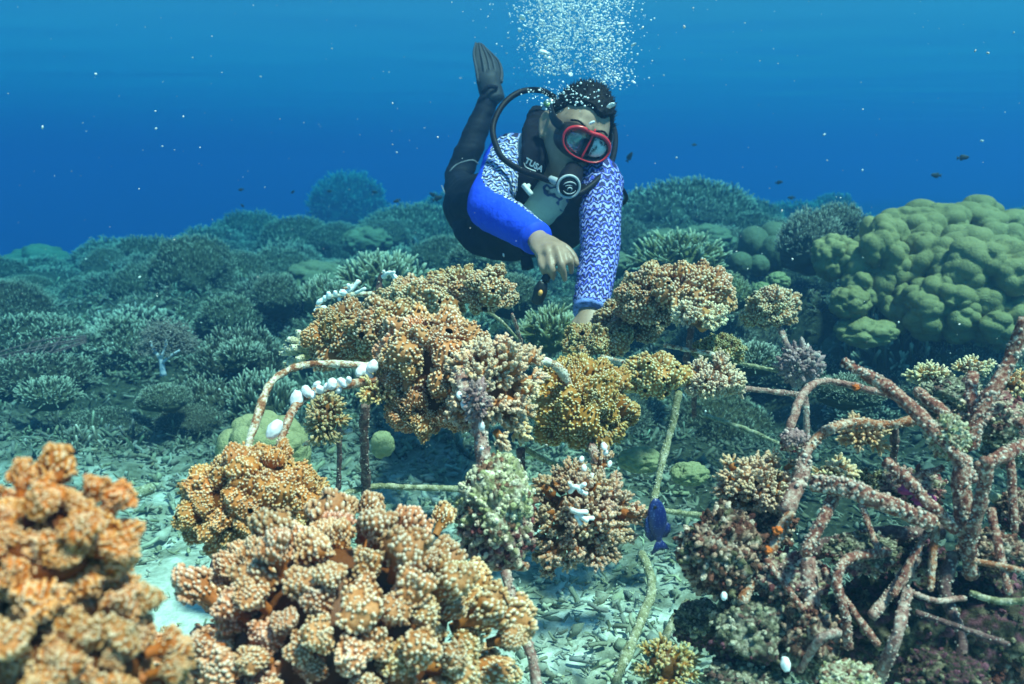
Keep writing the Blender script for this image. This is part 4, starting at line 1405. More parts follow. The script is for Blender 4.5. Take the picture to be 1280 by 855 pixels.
# ------------------------------------------------------------------ white sea squirts strung along the rods
m_sq, nt, b = new_mat('white_squirt')
f = noise_fac(nt, 120, 3, 0.6)
nt.links.new(ramp(nt, f, [(0.3, (0.74, 0.74, 0.78)), (0.7, (0.90, 0.90, 0.90))]), b.inputs['Base Color'])
b.inputs['Roughness'].default_value = 0.35
rg = np.random.default_rng(5)


def squirt_mesh(seed):
    V, T = ICO[3]
    W = V * np.array([0.85, 0.85, 1.15])
    W = W * (1 + 0.16 * fbm(V * 2, seed, 3))[:, None]
    top = V[:, 2] > 0.93
    W[top, 2] -= 0.22 * (V[top, 2] - 0.93) / 0.07            # siphon dimple
    return MB().add(W, T=T).mesh('sea_squirt', m_sq)


SQ = [squirt_mesh(k) for k in range(4)]


def squirts(label, items, Y, group):
    for (px, py, r) in items:
        o = link('sea_squirt', SQ[int(rg.integers(4))], None, P(px, py, Y - r * PXM(Y) * 0.6))
        s = r * PXM(Y)
        o.scale = (s, s, s * (0.9 + 0.4 * rg.random()))
        o.rotation_euler = (rg.normal(0, 0.5), rg.normal(0, 0.5), rg.random() * 6)
        tag(o, label, 'sea squirt', group)


squirts('white bead-like sea squirt on the lower of the two bent rods', [(371, 500, 9.5), (383, 489, 7), (391, 493, 4.5), (400, 487, 6), (408, 483, 4.5), (415, 480, 7.5), (428, 478, 5.5), (436, 475, 4.5), (424, 488, 4), (396, 480, 4)], 1.15, 'white squirts on the lower bent rod')
squirts('white sea squirt at the right end of the upper bent rod', [(452, 463, 8), (466, 458, 8.5), (460, 468, 6)], 1.24, 'white squirts at the upper rod end')
squirts('white sea squirt low on the left rods, just above the golden brown coral', [(343, 537, 10.5), (338, 567, 6), (306, 577, 6), (329, 598, 5.5), (312, 590, 4)], 1.06, 'white squirts at the foot of the bent rods')
squirts('tiny white sea squirt on the pink rod in front of the cream tipped coral', [(574, 494, 4.5), (587, 496, 4.8), (580, 507, 4.6), (591, 512, 3.6), (602, 533, 5), (602, 561, 3)], 1.055, 'white squirts on the pink centre rod')
squirts('white sea squirt on the rod top above the reddish brown coral', [(727, 574, 4), (730, 585, 4.5), (755, 558, 5), (762, 580, 3.5), (740, 595, 3.5), (757, 566, 4)], 1.09, 'white squirts above the reddish brown coral')
squirts('small white sea squirt on the thin back rod left of the beige corals', [(399, 396, 4), (405, 395, 3.5), (396, 387, 3.2), (400, 377, 4), (406, 373, 3.5), (411, 369, 4.2), (419, 367, 3.6), (429, 366, 5), (405, 385, 4), (397, 404, 3), (424, 374, 2.5)], 1.96, 'white squirts on the back rod')
squirts('single white blob on the dark maroon coral lump', [(905, 745, 5)], 0.92, None)
squirts('white patch at the bottom edge near the thick rods', [(982, 830, 8)], 0.87, None)
m_dead = simple('bleached_coral', (0.80, 0.80, 0.80), 0.8, 0.2, 0.15, 60, 0.5)
for lab, segs in [
        ('white bleached branch lying across the dark post of the back frame', [([(478, 346, 1.97), (486, 340, 1.96), (492, 345, 1.96), (499, 349, 1.95)], 3.2), ([(486, 341, 1.96), (493, 340, 1.95)], 2.4), ([(492, 346, 1.96), (496, 354, 1.95)], 2.6), ([(481, 344, 1.97), (479, 338, 1.96)], 2.2)]),
        ('white branched bleached twig on the back rod', [([(432, 366, 1.98), (440, 360, 1.98), (447, 350, 1.98)], 3.4), ([(438, 362, 1.98), (434, 355, 1.97)], 2.6), ([(444, 366, 1.98), (456, 360, 1.97)], 2.6)]),
        ('white bleached patch on the reddish brown coral, upper one', [([(712, 616, 1.03), (720, 609, 1.02), (728, 616, 1.03)], 3.6), ([(722, 610, 1.03), (732, 606, 1.02)], 3.2), ([(716, 612, 1.03), (712, 604, 1.02)], 3), ([(724, 614, 1.03), (734, 618, 1.02)], 3.2)]),
        ('white bleached patch on the reddish brown coral, lower one', [([(714, 638, 1.025), (724, 641, 1.015), (734, 640, 1.02)], 4.2), ([(722, 642, 1.02), (734, 652, 1.015)], 4.2), ([(720, 644, 1.02), (726, 656, 1.02)], 3.6), ([(730, 648, 1.02), (742, 648, 1.02)], 3.6)])]:
    mb = MB()
    for pts, r in segs:
        m2 = rod_mesh(pts, r, 'pale', 0, 0.5, 3)
        mb.add(m2.V[0], m2.T[0], m2.Q[0])
    tag(mb.build('bleached_branch', m_dead), lab, 'coral')

# ------------------------------------------------------------------ the diver
def V3(p):
    return np.array(tuple(p), float)


def loft(pts, wd, rw, rt, sides=18, sq=2.0, n=None, cap=True):
    """tube with oriented oval section: width along wd, thickness across; sq > 2 squares the section"""
    pts = np.asarray([tuple(p) for p in pts], float)
    m = len(pts)
    wd = np.asarray(wd, float)
    wd = np.broadcast_to(wd, (m, 3)) if wd.ndim == 1 else wd
    rw = np.broadcast_to(np.asarray(rw, float), (m,))
    rt = np.broadcast_to(np.asarray(rt, float), (m,))
    if n:
        t0 = np.linspace(0, 1, m)
        t1 = np.linspace(0, 1, n)
        pts = smooth_path(pts, n)
        wd = np.stack([np.interp(t1, t0, wd[:, k]) for k in range(3)], 1)
        rw, rt = np.interp(t1, t0, rw), np.interp(t1, t0, rt)
        m = n
    tg = np.gradient(pts, axis=0)
    tg /= np.linalg.norm(tg, axis=1, keepdims=True)
    w = wd - tg * (wd * tg).sum(1, keepdims=True)
    w /= np.linalg.norm(w, axis=1, keepdims=True)
    th = np.cross(tg, w)
    an = np.arange(sides) * 2 * math.pi / sides
    ca, sa = np.cos(an), np.sin(an)
    ex = 2.0 / sq
    cx, cyy = np.sign(ca) * np.abs(ca) ** ex, np.sign(sa) * np.abs(sa) ** ex
    V = pts[:, None] + w[:, None] * (cx[None, :, None] * rw[:, None, None]) + th[:, None] * (cyy[None, :, None] * rt[:, None, None])
    V = V.reshape(-1, 3)
    i = np.arange(m - 1)[:, None] * sides
    j = np.arange(sides)[None, :]
    Q = np.stack([i + j, i + (j + 1) % sides, i + sides + (j + 1) % sides, i + sides + j], -1).reshape(-1, 4)
    k = len(V)
    cp = 0.5 if cap else 0.02
    V = np.concatenate([V, [pts[0] - tg[0] * min(rw[0], rt[0]) * cp, pts[-1] + tg[-1] * min(rw[-1], rt[-1]) * cp]])
    j = np.arange(sides)
    T = np.concatenate([np.stack([np.full(sides, k), (j + 1) % sides, j], 1), np.stack([np.full(sides, k + 1), (m - 1) * sides + j, (m - 1) * sides + (j + 1) % sides], 1)])
    return V, T, Q


def remeshed(pieces, voxel, smooth_it=3, mats=None, name='body'):
    mb = MB()
    for p in pieces:
        mb.add(*p)
    me = mb.mesh('tmp', [])
    ob = bpy.data.objects.new('tmp', me)
    COL.objects.link(ob)
    md = ob.modifiers.new('r', 'REMESH')
    md.mode = 'VOXEL'
    md.voxel_size = voxel
    md.use_smooth_shade = True
    if smooth_it:
        s = ob.modifiers.new('s', 'SMOOTH')
        s.factor, s.iterations = 0.5, smooth_it
    dg = bpy.context.evaluated_depsgraph_get()
    out = bpy.data.meshes.new_from_object(ob.evaluated_get(dg))
    out.name = name
    bpy.data.objects.remove(ob)
    bpy.data.meshes.remove(me)
    for m_ in list(out.materials):
        pass
    out.materials.clear()
    for m_ in (mats or []):
        out.materials.append(m_)
    out.polygons.foreach_set('use_smooth', np.ones(len(out.polygons), bool))
    return out


def get_co(me):
    a = np.zeros(len(me.vertices) * 3, np.float32)
    me.vertices.foreach_get('co', a)
    return a.reshape(-1, 3).astype(float)


def set_co(me, V):
    me.vertices.foreach_set('co', np.asarray(V, np.float32).ravel())
    me.update()


def set_attr(me, name, val):
    at = me.attributes.new(name, 'FLOAT', 'POINT')
    at.data.foreach_set('value', np.asarray(val, np.float32))


DV0 = V3(P(612, 285, 2.75))
diver = empty('person', tuple(DV0), 'diver in blue patterned rash guard, red mask and black gear reaching down to a coral', 'person')

# joints
NK = V3(P(703, 208, 2.52))
RS, LS = V3(P(638, 196, 2.54)), V3(P(748, 226, 2.38))
RE, RW = V3(P(611, 258, 2.30)), V3(P(672, 299, 2.07))
LE, LW = V3(P(750, 312, 2.19)), V3(P(737, 392, 2.00))
CH, WA, PV = V3(P(682, 240, 2.56)), V3(P(645, 262, 2.68)), V3(P(608, 266, 2.86))
RH, RK, RA = V3(P(592, 262, 2.88)), V3(P(572, 225, 3.18)), V3(P(612, 122, 3.30))
LH, LK, LA = V3(P(640, 275, 2.92)), V3(P(640, 262, 3.30)), V3(P(650, 215, 3.66))
RV = (RS - LS) / np.linalg.norm(RS - LS)
AX = (NK - PV) / np.linalg.norm(NK - PV)
FR = np.cross(AX, RV)
FR /= np.linalg.norm(FR)

# ---- head
YAW, PIT, ROL, HS = R(10), R(10), R(21), 1.14
fw = np.array([math.sin(YAW) * math.cos(PIT), -math.cos(YAW) * math.cos(PIT), -math.sin(PIT)])
rt_ = np.cross(fw, [0, 0, 1.0])
rt_ /= np.linalg.norm(rt_)
up_ = np.cross(rt_, fw)
up2 = up_ * math.cos(ROL) - rt_ * math.sin(ROL) * (1 if rt_[0] < 0 else -1)
rt2 = np.cross(fw, up2)
HM = np.stack([rt2, fw, up2], 1) * HS
HC = V3(P(719, 171, 2.42))


def hd(p):
    return np.asarray(p, float).reshape(-1, 3) @ HM.T + HC


def head_shape(U):
    x, y, z = U[:, 0], U[:, 1], U[:, 2]
    X, Y, Z = x * 0.074, y * 0.094, z * 0.116
    t = np.clip(-z, 0, 1)
    X = X * (1 - 0.30 * t ** 1.6)
    Y = Y + np.where(y > 0, 0.010 * sm(0.4, 0.95, t), 0.0)
    Y = Y * np.where((y < 0), 1 - 0.35 * sm(0.1, 0.9, t), 1.0)
    Y = np.where(Y > 0.080, 0.080 + (Y - 0.080) * 0.55, Y)
    Y = Y * np.where((y < 0) & (z > -0.2), 1.06, 1.0)

    def g(cx, cz, sx, sz, a):
        return a * np.exp(-((X - cx) / sx) ** 2 - ((Z - cz) / sz) ** 2) * (y > 0.1)
    Y = Y + g(0, -0.018, 0.013, 0.020, 0.026) + g(0, 0.012, 0.009, 0.022, 0.010)            # nose
    Y = Y + g(0.030, 0.034, 0.022, 0.008, 0.006) + g(-0.030, 0.034, 0.022, 0.008, 0.006)      # brow
    Y = Y - g(0.030, 0.014, 0.016, 0.012, 0.007) - g(-0.030, 0.014, 0.016, 0.012, 0.007)      # sockets
    Y = Y + g(0.040, -0.020, 0.020, 0.020, 0.006) + g(-0.040, -0.020, 0.020, 0.020, 0.006)    # cheeks
    Y = Y + g(0, -0.060, 0.022, 0.006, 0.007) + g(0, -0.073, 0.020, 0.006, 0.007) - g(0, -0.066, 0.022, 0.003, 0.004)   # lips
    Y = Y + g(0, -0.098, 0.020, 0.014, 0.008)                                                   # chin
    return np.stack([X, Y, Z], 1)


Vh, Th = ICO[6]
skin = [(hd(head_shape(Vh)), Th)]
for s in (1, -1):                                      # ears: rim, lobe and bowl
    rim = [(s * 0.072, 0.006, -0.022), (s * 0.080, -0.006, -0.026), (s * 0.087, -0.018, -0.008), (s * 0.090, -0.022, 0.012), (s * 0.086, -0.012, 0.028), (s * 0.077, 0.002, 0.024)]
    V, T, Q, _ = tube(hd(smooth_path(rim, 20)), 0.0055 * HS, 8)
    skin.append((V, T, Q))
    V, T = ICO[3]
    skin.append((hd(V * np.array([0.006, 0.017, 0.026]) @ np.array([[1, 0.25 * s, 0], [-0.25 * s, 1, 0], [0, 0, 1]]) + np.array([s * 0.079, -0.008, 0.002])), T))
    skin.append((hd(V * np.array([0.006, 0.009, 0.010]) + np.array([s * 0.079, 0.0, -0.026])), T))
# eyelids
for s in (1, -1):
    V, T = ICO[3]
    skin.append((hd(V * 0.0125 + np.array([s * 0.031, 0.076, 0.014])), T))
# neck and trunk under the clothes
hb = hd([(0, -0.030, -0.085)])[0]
skin.append(loft([hd([(0, -0.012, -0.03)])[0], hb, NK * 0.7 + CH * 0.3], RV, [0.056, 0.058, 0.075], [0.058, 0.058, 0.065], n=12))
skin.append(loft([NK, CH, WA, PV], RV, [0.12, 0.145, 0.13, 0.14], [0.07, 0.095, 0.085, 0.09], n=20, sides=24))
skin.append(loft([NK, RS, RE, RW], FR, [0.06, 0.048, 0.040, 0.027], [0.06, 0.045, 0.038, 0.022], n=30))
skin.append(loft([NK, LS, LE, LW], FR, [0.06, 0.048, 0.040, 0.027], [0.06, 0.045, 0.038, 0.022], n=30))
for hp, kn, an_ in ((RH, RK, RA), (LH, LK, LA)):
    skin.append(loft([PV * 0.6 + hp * 0.4, hp, (hp + kn) / 2, kn, kn * 0.6 + an_ * 0.4, an_], RV, [0.060, 0.056, 0.046, 0.034, 0.033, 0.024], [0.060, 0.056, 0.046, 0.034, 0.035, 0.026], n=36))


def hand(wrist, knuckles, pips, tips, thumb, wr=0.026):
    out = []
    kn = [V3(P(*k)) for k in knuckles]
    across = kn[0] - kn[-1]
    mid = sum(kn) / 4
    hw = np.linalg.norm(across) / 2 + 0.009
    out.append(loft([wrist - (mid - wrist) * 0.25, wrist, wrist * 0.55 + mid * 0.45, mid], across, [wr, wr, hw * 0.92, hw], [wr * 0.75, wr * 0.72, 0.017, 0.012], n=14, sides=20))
    for a_, b_, c_ in zip(kn, pips, tips):
        b_, c_ = V3(P(*b_)), V3(P(*c_))
        root_ = a_ + (wrist - a_) * 0.3
        d_ = b_ * 0.45 + c_ * 0.55 + (b_ - a_) * 0.06
        pts = smooth_path([root_, a_, b_, d_, c_], 16)
        rad = np.interp(np.linspace(0, 1, 16), [0, 0.25, 0.4, 0.5, 0.62, 0.75, 1], [0.008, 0.0103, 0.0086, 0.0094, 0.0082, 0.0083, 0.0066])
        V, T, Q, _ = tube(pts, rad, 10)
        out.append((V, T, Q))
    tp_ = [V3(P(*q)) for q in thumb]
    pts = smooth_path([wrist * 0.7 + tp_[0] * 0.3] + tp_, 14)
    V, T, Q, _ = tube(pts, np.interp(np.linspace(0, 1, 14), [0, 0.4, 0.75, 1], [0.014, 0.0125, 0.0105, 0.0075]), 10)
    out.append((V, T, Q))
    return out


skin += hand(RW, [(674, 317, 2.005), (684, 311, 1.99), (695.5, 310, 1.985), (706, 314, 1.99)],
             [(677, 332, 1.968), (689, 334, 1.955), (702, 330, 1.95), (713, 325, 1.965)],
             [(682, 344, 1.982), (692, 348.5, 1.975), (706.5, 351.5, 1.968), (714, 342, 1.985)],
             [(702, 308, 2.045), (715, 319, 2.03), (722, 332, 2.015)])
skin += hand(LW, [(725, 409, 1.965), (733, 411, 1.955), (742, 411.5, 1.955), (751, 410, 1.965)],
             [(724, 424, 1.945), (733, 427, 1.935), (743, 427, 1.935), (752, 424, 1.945)],
             [(727, 436, 1.965), (735, 439, 1.96), (744, 439, 1.96), (751, 436, 1.965)],
             [(722, 402, 1.99), (716, 414, 1.975), (719, 426, 1.965)], 0.028)
m_skin, nt, b = new_mat('skin')
f = noise_fac(nt, 30, 3, 0.6, 'World')
nt.links.new(ramp(nt, f, [(0.3, (0.27, 0.165, 0.11)), (0.7, (0.37, 0.24, 0.17))]), b.inputs['Base Color'])
b.inputs['Roughness'].default_value = 0.5
bump(nt, b, noise_fac(nt, 400, 2, 0.5, 'World'), 0.15, 0.001)


def put(me, name, parent=None):
    """mesh built in place coordinates -> child of the diver (or of one of its parts)"""
    set_co(me, get_co(me) - DV0)
    return link(name, me, parent if parent else diver)


def put_mb(mb, name, mats, parent=None, smooth=True):
    mb.V = [v - DV0.astype(np.float32) for v in mb.V]
    return mb.build(name, mats, parent if parent else diver, smooth)


body = remeshed(skin, 0.0054, 2, [m_skin], 'body')
put(body, 'body')

# ---- rash guard
SLR = [(RS, RE, RW), (LS, LE, LW)]
rg_p = [loft([NK + AX * 0.0, NK * 0.3 + CH * 0.7, WA, PV], RV, [0.13, 0.172, 0.140, 0.125], [0.085, 0.118, 0.098, 0.085], n=24, sides=28)]
for k, (a_, b_, c_) in enumerate(SLR):
    ch = NK * 0.45 + a_ * 0.55
    path = [ch, a_, (a_ + b_) / 2 + (a_ - NK) * 0.02, b_, (b_ + c_) / 2, c_ + (b_ - c_) * 0.02]
    rr = [0.066, 0.070, 0.062, 0.058, 0.052, 0.041] if k == 0 else [0.066, 0.066, 0.056, 0.052, 0.048, 0.042]
    V, T, Q = loft(path, FR, rr, [x * 0.96 for x in rr], n=46, sides=24, cap=False)
    rg_p.append((V, T, Q))
guard = remeshed(rg_p, 0.0062, 3, [], 'rash_guard')
G = get_co(guard)
best = np.full(len(G), 1e9)
zone, sv, su = np.zeros(len(G)), np.zeros(len(G)), np.zeros(len(G))
seglist = [(0, NK * 0.6 + CH * 0.4, WA, 0.15, 0), (0, WA, PV, 0.15, 0)]
for k, (a_, b_, c_) in enumerate(SLR):
    pl, off_ = smooth_path([a_, b_, c_], 22), 0.0
    for q_ in range(21):
        seglist.append((k + 1, pl[q_], pl[q_ + 1], 0.062 - 0.014 * q_ / 20, off_))
        off_ += np.linalg.norm(pl[q_ + 1] - pl[q_])
for (zn, a_, b_, r_, off) in seglist:
    d_ = b_ - a_
    L_ = np.linalg.norm(d_)
    t = np.clip(((G - a_) @ d_) / L_ ** 2, 0, 1)
    q = G - (a_ + t[:, None] * d_)
    dist = np.linalg.norm(q, axis=1) - r_
    s = dist < best
    best[s] = dist[s]
    zone[s] = zn
    dn_ = d_ / L_
    e1 = np.array([0, 0.35, 1.0]) if zn != 2 else np.array([0.1, -1.0, -0.3])
    e1 = e1 - dn_ * (e1 @ dn_)
    e1 /= np.linalg.norm(e1)
    e2 = np.cross(dn_, e1)
    sv[s] = (off + t * L_)[s]
    su[s] = np.arctan2(q @ e2, q @ e1)[s]
# creases in the sleeves
nrm = np.zeros(len(G) * 3, np.float32)
guard.vertices.foreach_get('normal', nrm)
nrm = nrm.reshape(-1, 3)
crease = np.sin(sv * 130 + 2.2 * su + 3 * vnoise(G * 14, 3)) * 0.0016 * (zone > 0) * sm(-0.2, 0.5, vnoise(G * 9, 8) + 0.3) + 0.002 * fbm(G * 22, 6, 2)
cuff = np.where((zone > 0), np.exp(-((sv - np.where(zone == 1, 0.50, 0.45)) / 0.01) ** 2), 0) * 0.0
set_co(guard, G + nrm * (crease + cuff)[:, None])
set_attr(guard, 'zone', zone)
set_attr(guard, 'sv', sv)
set_attr(guard, 'su', su)
m_rg, nt, b = new_mat('rash_guard_print')
zn_, v_, u_ = attr(nt, 'zone'), attr(nt, 'sv'), attr(nt, 'su')


def zig(freq_v, freq_u, amp):
    t = math_n(nt, 'PINGPONG', math_n(nt, 'MULTIPLY', u_, freq_u), 0.5)
    return math_n(nt, 'FRACT', math_n(nt, 'ADD', math_n(nt, 'MULTIPLY', v_, freq_v), math_n(nt, 'MULTIPLY', t, amp)))


z1 = zig(64.0, 2.3, 1.6)
wob = noise_fac(nt, 70, 2, 0.5, 'World')
dark = math_n(nt, 'LESS_THAN', z1, math_n(nt, 'MULTIPLY', wob, 0.95))
z2 = zig(37.0, 3.9, 1.2)
mid = math_n(nt, 'LESS_THAN', z2, 0.42)
white_blue = mixc(nt, mid, (0.34, 0.38, 0.76), (0.05, 0.07, 0.52))
white_pale = mixc(nt, mid, (0.60, 0.64, 0.74), (0.16, 0.24, 0.66))
lsl = mixc(nt, dark, white_blue, (0.02, 0.02, 0.10))
rsl = mixc(nt, dark, white_pale, (0.02, 0.02, 0.07))
blue = (0.012, 0.06, 0.70)
# right sleeve: print on the top, plain blue along the outer and under side
side_f = math_n(nt, 'LESS_THAN', math_n(nt, 'ABSOLUTE', math_n(nt, 'ADD', u_, 0.95)), math_n(nt, 'SUBTRACT', 1.38, math_n(nt, 'MULTIPLY', v_, 1.1)))
rsl = mixc(nt, side_f, blue, rsl)
cf = math_n(nt, 'GREATER_THAN', v_, 0.462)
slv = mixc(nt, math_n(nt, 'GREATER_THAN', zn_, 1.5), rsl, lsl)
tor_f = noise_fac(nt, 16, 2, 0.5, 'World', 5.0)
tor = ramp(nt, tor_f, [(0.40, (0.72, 0.74, 0.78)), (0.56, (0.66, 0.68, 0.74)), (0.575, (0.10, 0.14, 0.42)), (0.63, (0.05, 0.06, 0.16)), (0.645, (0.70, 0.72, 0.76))])
nt.links.new(mixc(nt, math_n(nt, 'GREATER_THAN', zn_, 0.5), tor, slv), b.inputs['Base Color'])
b.inputs['Roughness'].default_value = 0.7
b.inputs['Specular IOR Level'].default_value = 0.25
bump(nt, b, noise_fac(nt, 38, 4, 0.6, 'World'), 0.6, 0.010)
guard.materials.append(m_rg)
put(guard, 'rash_guard')

# cuffs
for (c_, b_, r_, mt) in ((RW, RE, 0.0425, simple('blue_cuff', (0.012, 0.06, 0.66), 0.7)), (LW, LE, 0.0412, simple('print_cuff', (0.16, 0.24, 0.62), 0.7, var=0.7, scale=90))):
    d_ = (b_ - c_) / np.linalg.norm(b_ - c_)
    V, T, Q = loft([c_ + d_ * 0.002, c_ + d_ * 0.008, c_ + d_ * 0.020, c_ + d_ * 0.024], FR, [r_ * 0.97, r_, r_ * 1.01, r_ * 0.98], [r_ * 0.95, r_ * 0.97, r_ * 0.98, r_ * 0.95], sides=24, cap=False)
    put_mb(MB().add(V, T, Q), 'cuff', mt)

# ---- wetsuit legs
m_neo = simple('black_neoprene', (0.006, 0.008, 0.016), 0.7, 0.12, 0.4, 30, 0.3)
ws = [loft([WA * 0.95 + PV * 0.05, PV, RH * 0.5 + LH * 0.5 + (PV - WA) * 0.3], RV, [0.150, 0.150, 0.130], [0.114, 0.112, 0.098], n=12, sides=26)]
for hp, kn, an_ in ((RH, RK, RA), (LH, LK, LA)):
    ws.append(loft([PV * 0.6 + hp * 0.4, hp, (hp + kn) / 2, kn, kn * 0.62 + an_ * 0.38, kn * 0.3 + an_ * 0.7, an_], RV,
                   [0.076, 0.075, 0.062, 0.051, 0.050, 0.042, 0.035], [0.076, 0.075, 0.062, 0.051, 0.054, 0.043, 0.036], n=44, sides=20))
suit = remeshed(ws, 0.007, 4, [m_neo], 'wetsuit')
Gs = get_co(suit)
n_ = np.zeros(len(Gs) * 3, np.float32)
suit.vertices.foreach_get('normal', n_)
set_co(suit, Gs + n_.reshape(-1, 3) * (0.007 * fbm(Gs * np.array([12, 12, 26]), 4, 3))[:, None])
so = put(suit, 'wetsuit')
m_seam = simple('grey_seam', (0.20, 0.22, 0.26), 0.7)
for pts in ([(562, 214, 3.10), (572, 205, 3.11), (590, 200, 3.12), (598, 205, 3.14)], [(552, 232, 3.11), (558, 245, 3.07), (568, 256, 3.03)]):
    V, T, Q, _ = tube(smooth_path([P(*q) for q in pts], 14), 0.0022, 6)
    put_mb(MB().add(V, T, Q), 'seam', m_seam, so).location = (0, 0, 0)

# ---- fin
m_fin = simple('grey_rubber', (0.030, 0.034, 0.044), 0.6, 0.15, 0.4, 20)
fin = put_mb(MB().add(*loft([P(618, 126, 3.29), P(613, 112, 3.30), P(609, 98, 3.30), P(606, 90, 3.31)], (1, 0.1, 0.3), [0.042, 0.045, 0.042, 0.036], [0.040, 0.036, 0.024, 0.012], n=14, sides=18)), 'fin', m_fin)
edge_l = [(597, 104, 3.29), (594, 86, 3.31), (591, 68, 3.34), (594, 54, 3.37)]
edge_r = [(626, 104, 3.31), (627, 90, 3.34), (622, 76, 3.37), (606, 60, 3.40)]
El, Er = smooth_path([P(*q) for q in edge_l], 12), smooth_path([P(*q) for q in edge_r], 12)
mb = MB()
NN = np.array([0.25, -0.9, 0.3])
rows = []
for s_ in (0, 1):
    for k in range(12):
        for t in np.linspace(0, 1, 9):
            w_ = El[k] * (1 - t) + Er[k] * t
            rows.append(w_ + NN * (0.004 if s_ == 0 else -0.004) + NN * 0.014 * math.sin(t * math.pi))
i = np.arange(11)[:, None] * 9
j = np.arange(8)[None]
q0 = np.stack([i + j, i + j + 1, i + 10 + j, i + 9 + j], -1).reshape(-1, 4)
rim = [k * 9 for k in range(12)] + [99 + t for t in range(1, 9)] + [k * 9 + 8 for k in range(10, -1, -1)] + [t for t in range(7, 0, -1)]
q2 = [(rim[k], rim[(k + 1) % len(rim)], rim[(k + 1) % len(rim)] + 108, rim[k] + 108) for k in range(len(rim))]
mb.add(np.array(rows), Q=np.concatenate([q0, q0[:, ::-1] + 108, np.array(q2)]))
put_mb(mb, 'blade', m_fin, fin)
for t in (0.02, 0.3, 0.5, 0.7, 0.98):
    pts = El * (1 - t) + Er * t + NN * (0.006 + 0.014 * math.sin(t * math.pi))
    V, T, Q, _ = tube(pts, np.linspace(0.008, 0.003, 12), 6)
    put_mb(MB().add(V, T, Q), 'rib', simple('fin_rib', (0.05, 0.055, 0.07), 0.6, 0.15), fin)
V, T, Q = loft([P(603, 116, 3.25), P(612, 108, 3.245), P(622, 110, 3.26)], (0, 0, 1), 0.008, 0.004, n=8, sides=8)
put_mb(MB().add(V, T, Q), 'strap', m_neo, fin)

# ---- buoyancy vest, straps and tank
m_vest = simple('black_vest', (0.006, 0.007, 0.014), 0.7, 0.12, 0.5, 26, 0.35)
back = -FR
vp = [loft([NK + back * 0.11 - AX * 0.01, CH + back * 0.14, WA + back * 0.14, PV + back * 0.12], RV, [0.07, 0.13, 0.15, 0.12], [0.045, 0.055, 0.055, 0.045], n=16, sides=22, sq=2.6)]
# shoulder straps running down into the side panels, and the waist wrap
vp.append(loft([P(676, 136, 2.62), P(668, 158, 2.50), P(668, 188, 2.42), P(667, 210, 2.39), P(652, 234, 2.40), P(630, 262, 2.48), P(608, 282, 2.62)], RV, [0.030, 0.034, 0.040, 0.038, 0.032, 0.038, 0.05], [0.012, 0.013, 0.014, 0.014, 0.016, 0.018, 0.02], n=34, sides=16, sq=3.0))
vp.append(loft([P(744, 196, 2.56), P(752, 206, 2.42), P(748, 226, 2.335), P(734, 250, 2.29), P(716, 282, 2.35), P(694, 300, 2.46), P(660, 300, 2.6)], RV, [0.030, 0.034, 0.040, 0.044, 0.046, 0.048, 0.05], [0.012, 0.013, 0.014, 0.016, 0.018, 0.02, 0.02], n=34, sides=16, sq=3.0))
vp.append(loft([P(585, 245, 2.86), P(596, 282, 2.68), P(636, 304, 2.56), P(680, 306, 2.50), P(702, 296, 2.56)], AX, [0.095, 0.090, 0.060, 0.04, 0.04], [0.024, 0.026, 0.026, 0.024, 0.02], n=26, sides=16, sq=3.0))
vp.append(loft([hb * 0.35 + NK * 0.65, NK * 0.95 + CH * 0.05, NK * 0.7 + CH * 0.3], RV, [0.074, 0.088, 0.105], [0.072, 0.084, 0.092], n=8, sides=20, cap=False))
vest_me = remeshed(vp, 0.0075, 2, [m_vest], 'vest')
Gs = get_co(vest_me)
n_ = np.zeros(len(Gs) * 3, np.float32)
vest_me.vertices.foreach_get('normal', n_)
set_co(vest_me, Gs + n_.reshape(-1, 3) * (0.006 * fbm(Gs * 24, 4, 3))[:, None])
vest = put(vest_me, 'vest')
m_wht = simple('white_print', (0.75, 0.78, 0.80), 0.6, 0.3, 0.1)
cu = bpy.data.curves.new('logo', 'FONT')
cu.body = 'TUSA'
cu.size = 0.0215
cu.extrude = 0.0006
cu.offset = 0.0006
cu.space_character = 1.05
cu.align_x = 'CENTER'
tmp = bpy.data.objects.new('tmp', cu)
COL.objects.link(tmp)
dg = bpy.context.evaluated_depsgraph_get()
lm = bpy.data.meshes.new_from_object(tmp.evaluated_get(dg))
bpy.data.objects.remove(tmp)
lm.materials.clear()
lm.materials.append(m_wht)
co = get_co(lm)
# the lettering lies on the strap: baseline falls towards the picture's right
ex = np.array([math.cos(R(-29)), -0.18, math.sin(R(-29))])
ex /= np.linalg.norm(ex)
ez = np.array([0.10, -0.95, -0.28])
ez -= ex * (ex @ ez)
ez /= np.linalg.norm(ez)
ey = np.cross(ez, ex)
TC = V3(P(666, 209, 2.352))
set_co(lm, co @ np.stack([ex, ey, ez]) + TC)
put(lm, 'lettering', vest)
V, T, Q, _ = tube(smooth_path([TC + ex * -0.027 + ey * -0.002, TC + ex * -0.015 - ey * 0.009, TC + ex * 0.012 - ey * 0.006], 12), np.linspace(0.0006, 0.0016, 12), 6)
put_mb(MB().add(V, T, Q), 'underline', m_wht, vest)
m_clip = simple('pale_plastic', (0.70, 0.72, 0.70), 0.4, 0.4, 0.1)
for pts, r_ in (([(654, 231, 2.335), (659, 237, 2.33), (664, 243, 2.33)], 0.0075), ([(659, 237, 2.33), (661, 231, 2.335)], 0.006)):
    V, T, Q, _ = tube(smooth_path([P(*q) for q in pts], 8), r_, 8)
    put_mb(MB().add(V, T, Q), 'buckle', m_clip, vest)
V, T, Q = loft([P(676, 221, 2.335), P(684, 224, 2.33), P(692, 226, 2.335)], (0, 0, 1), 0.006, 0.004, n=6, sides=10)
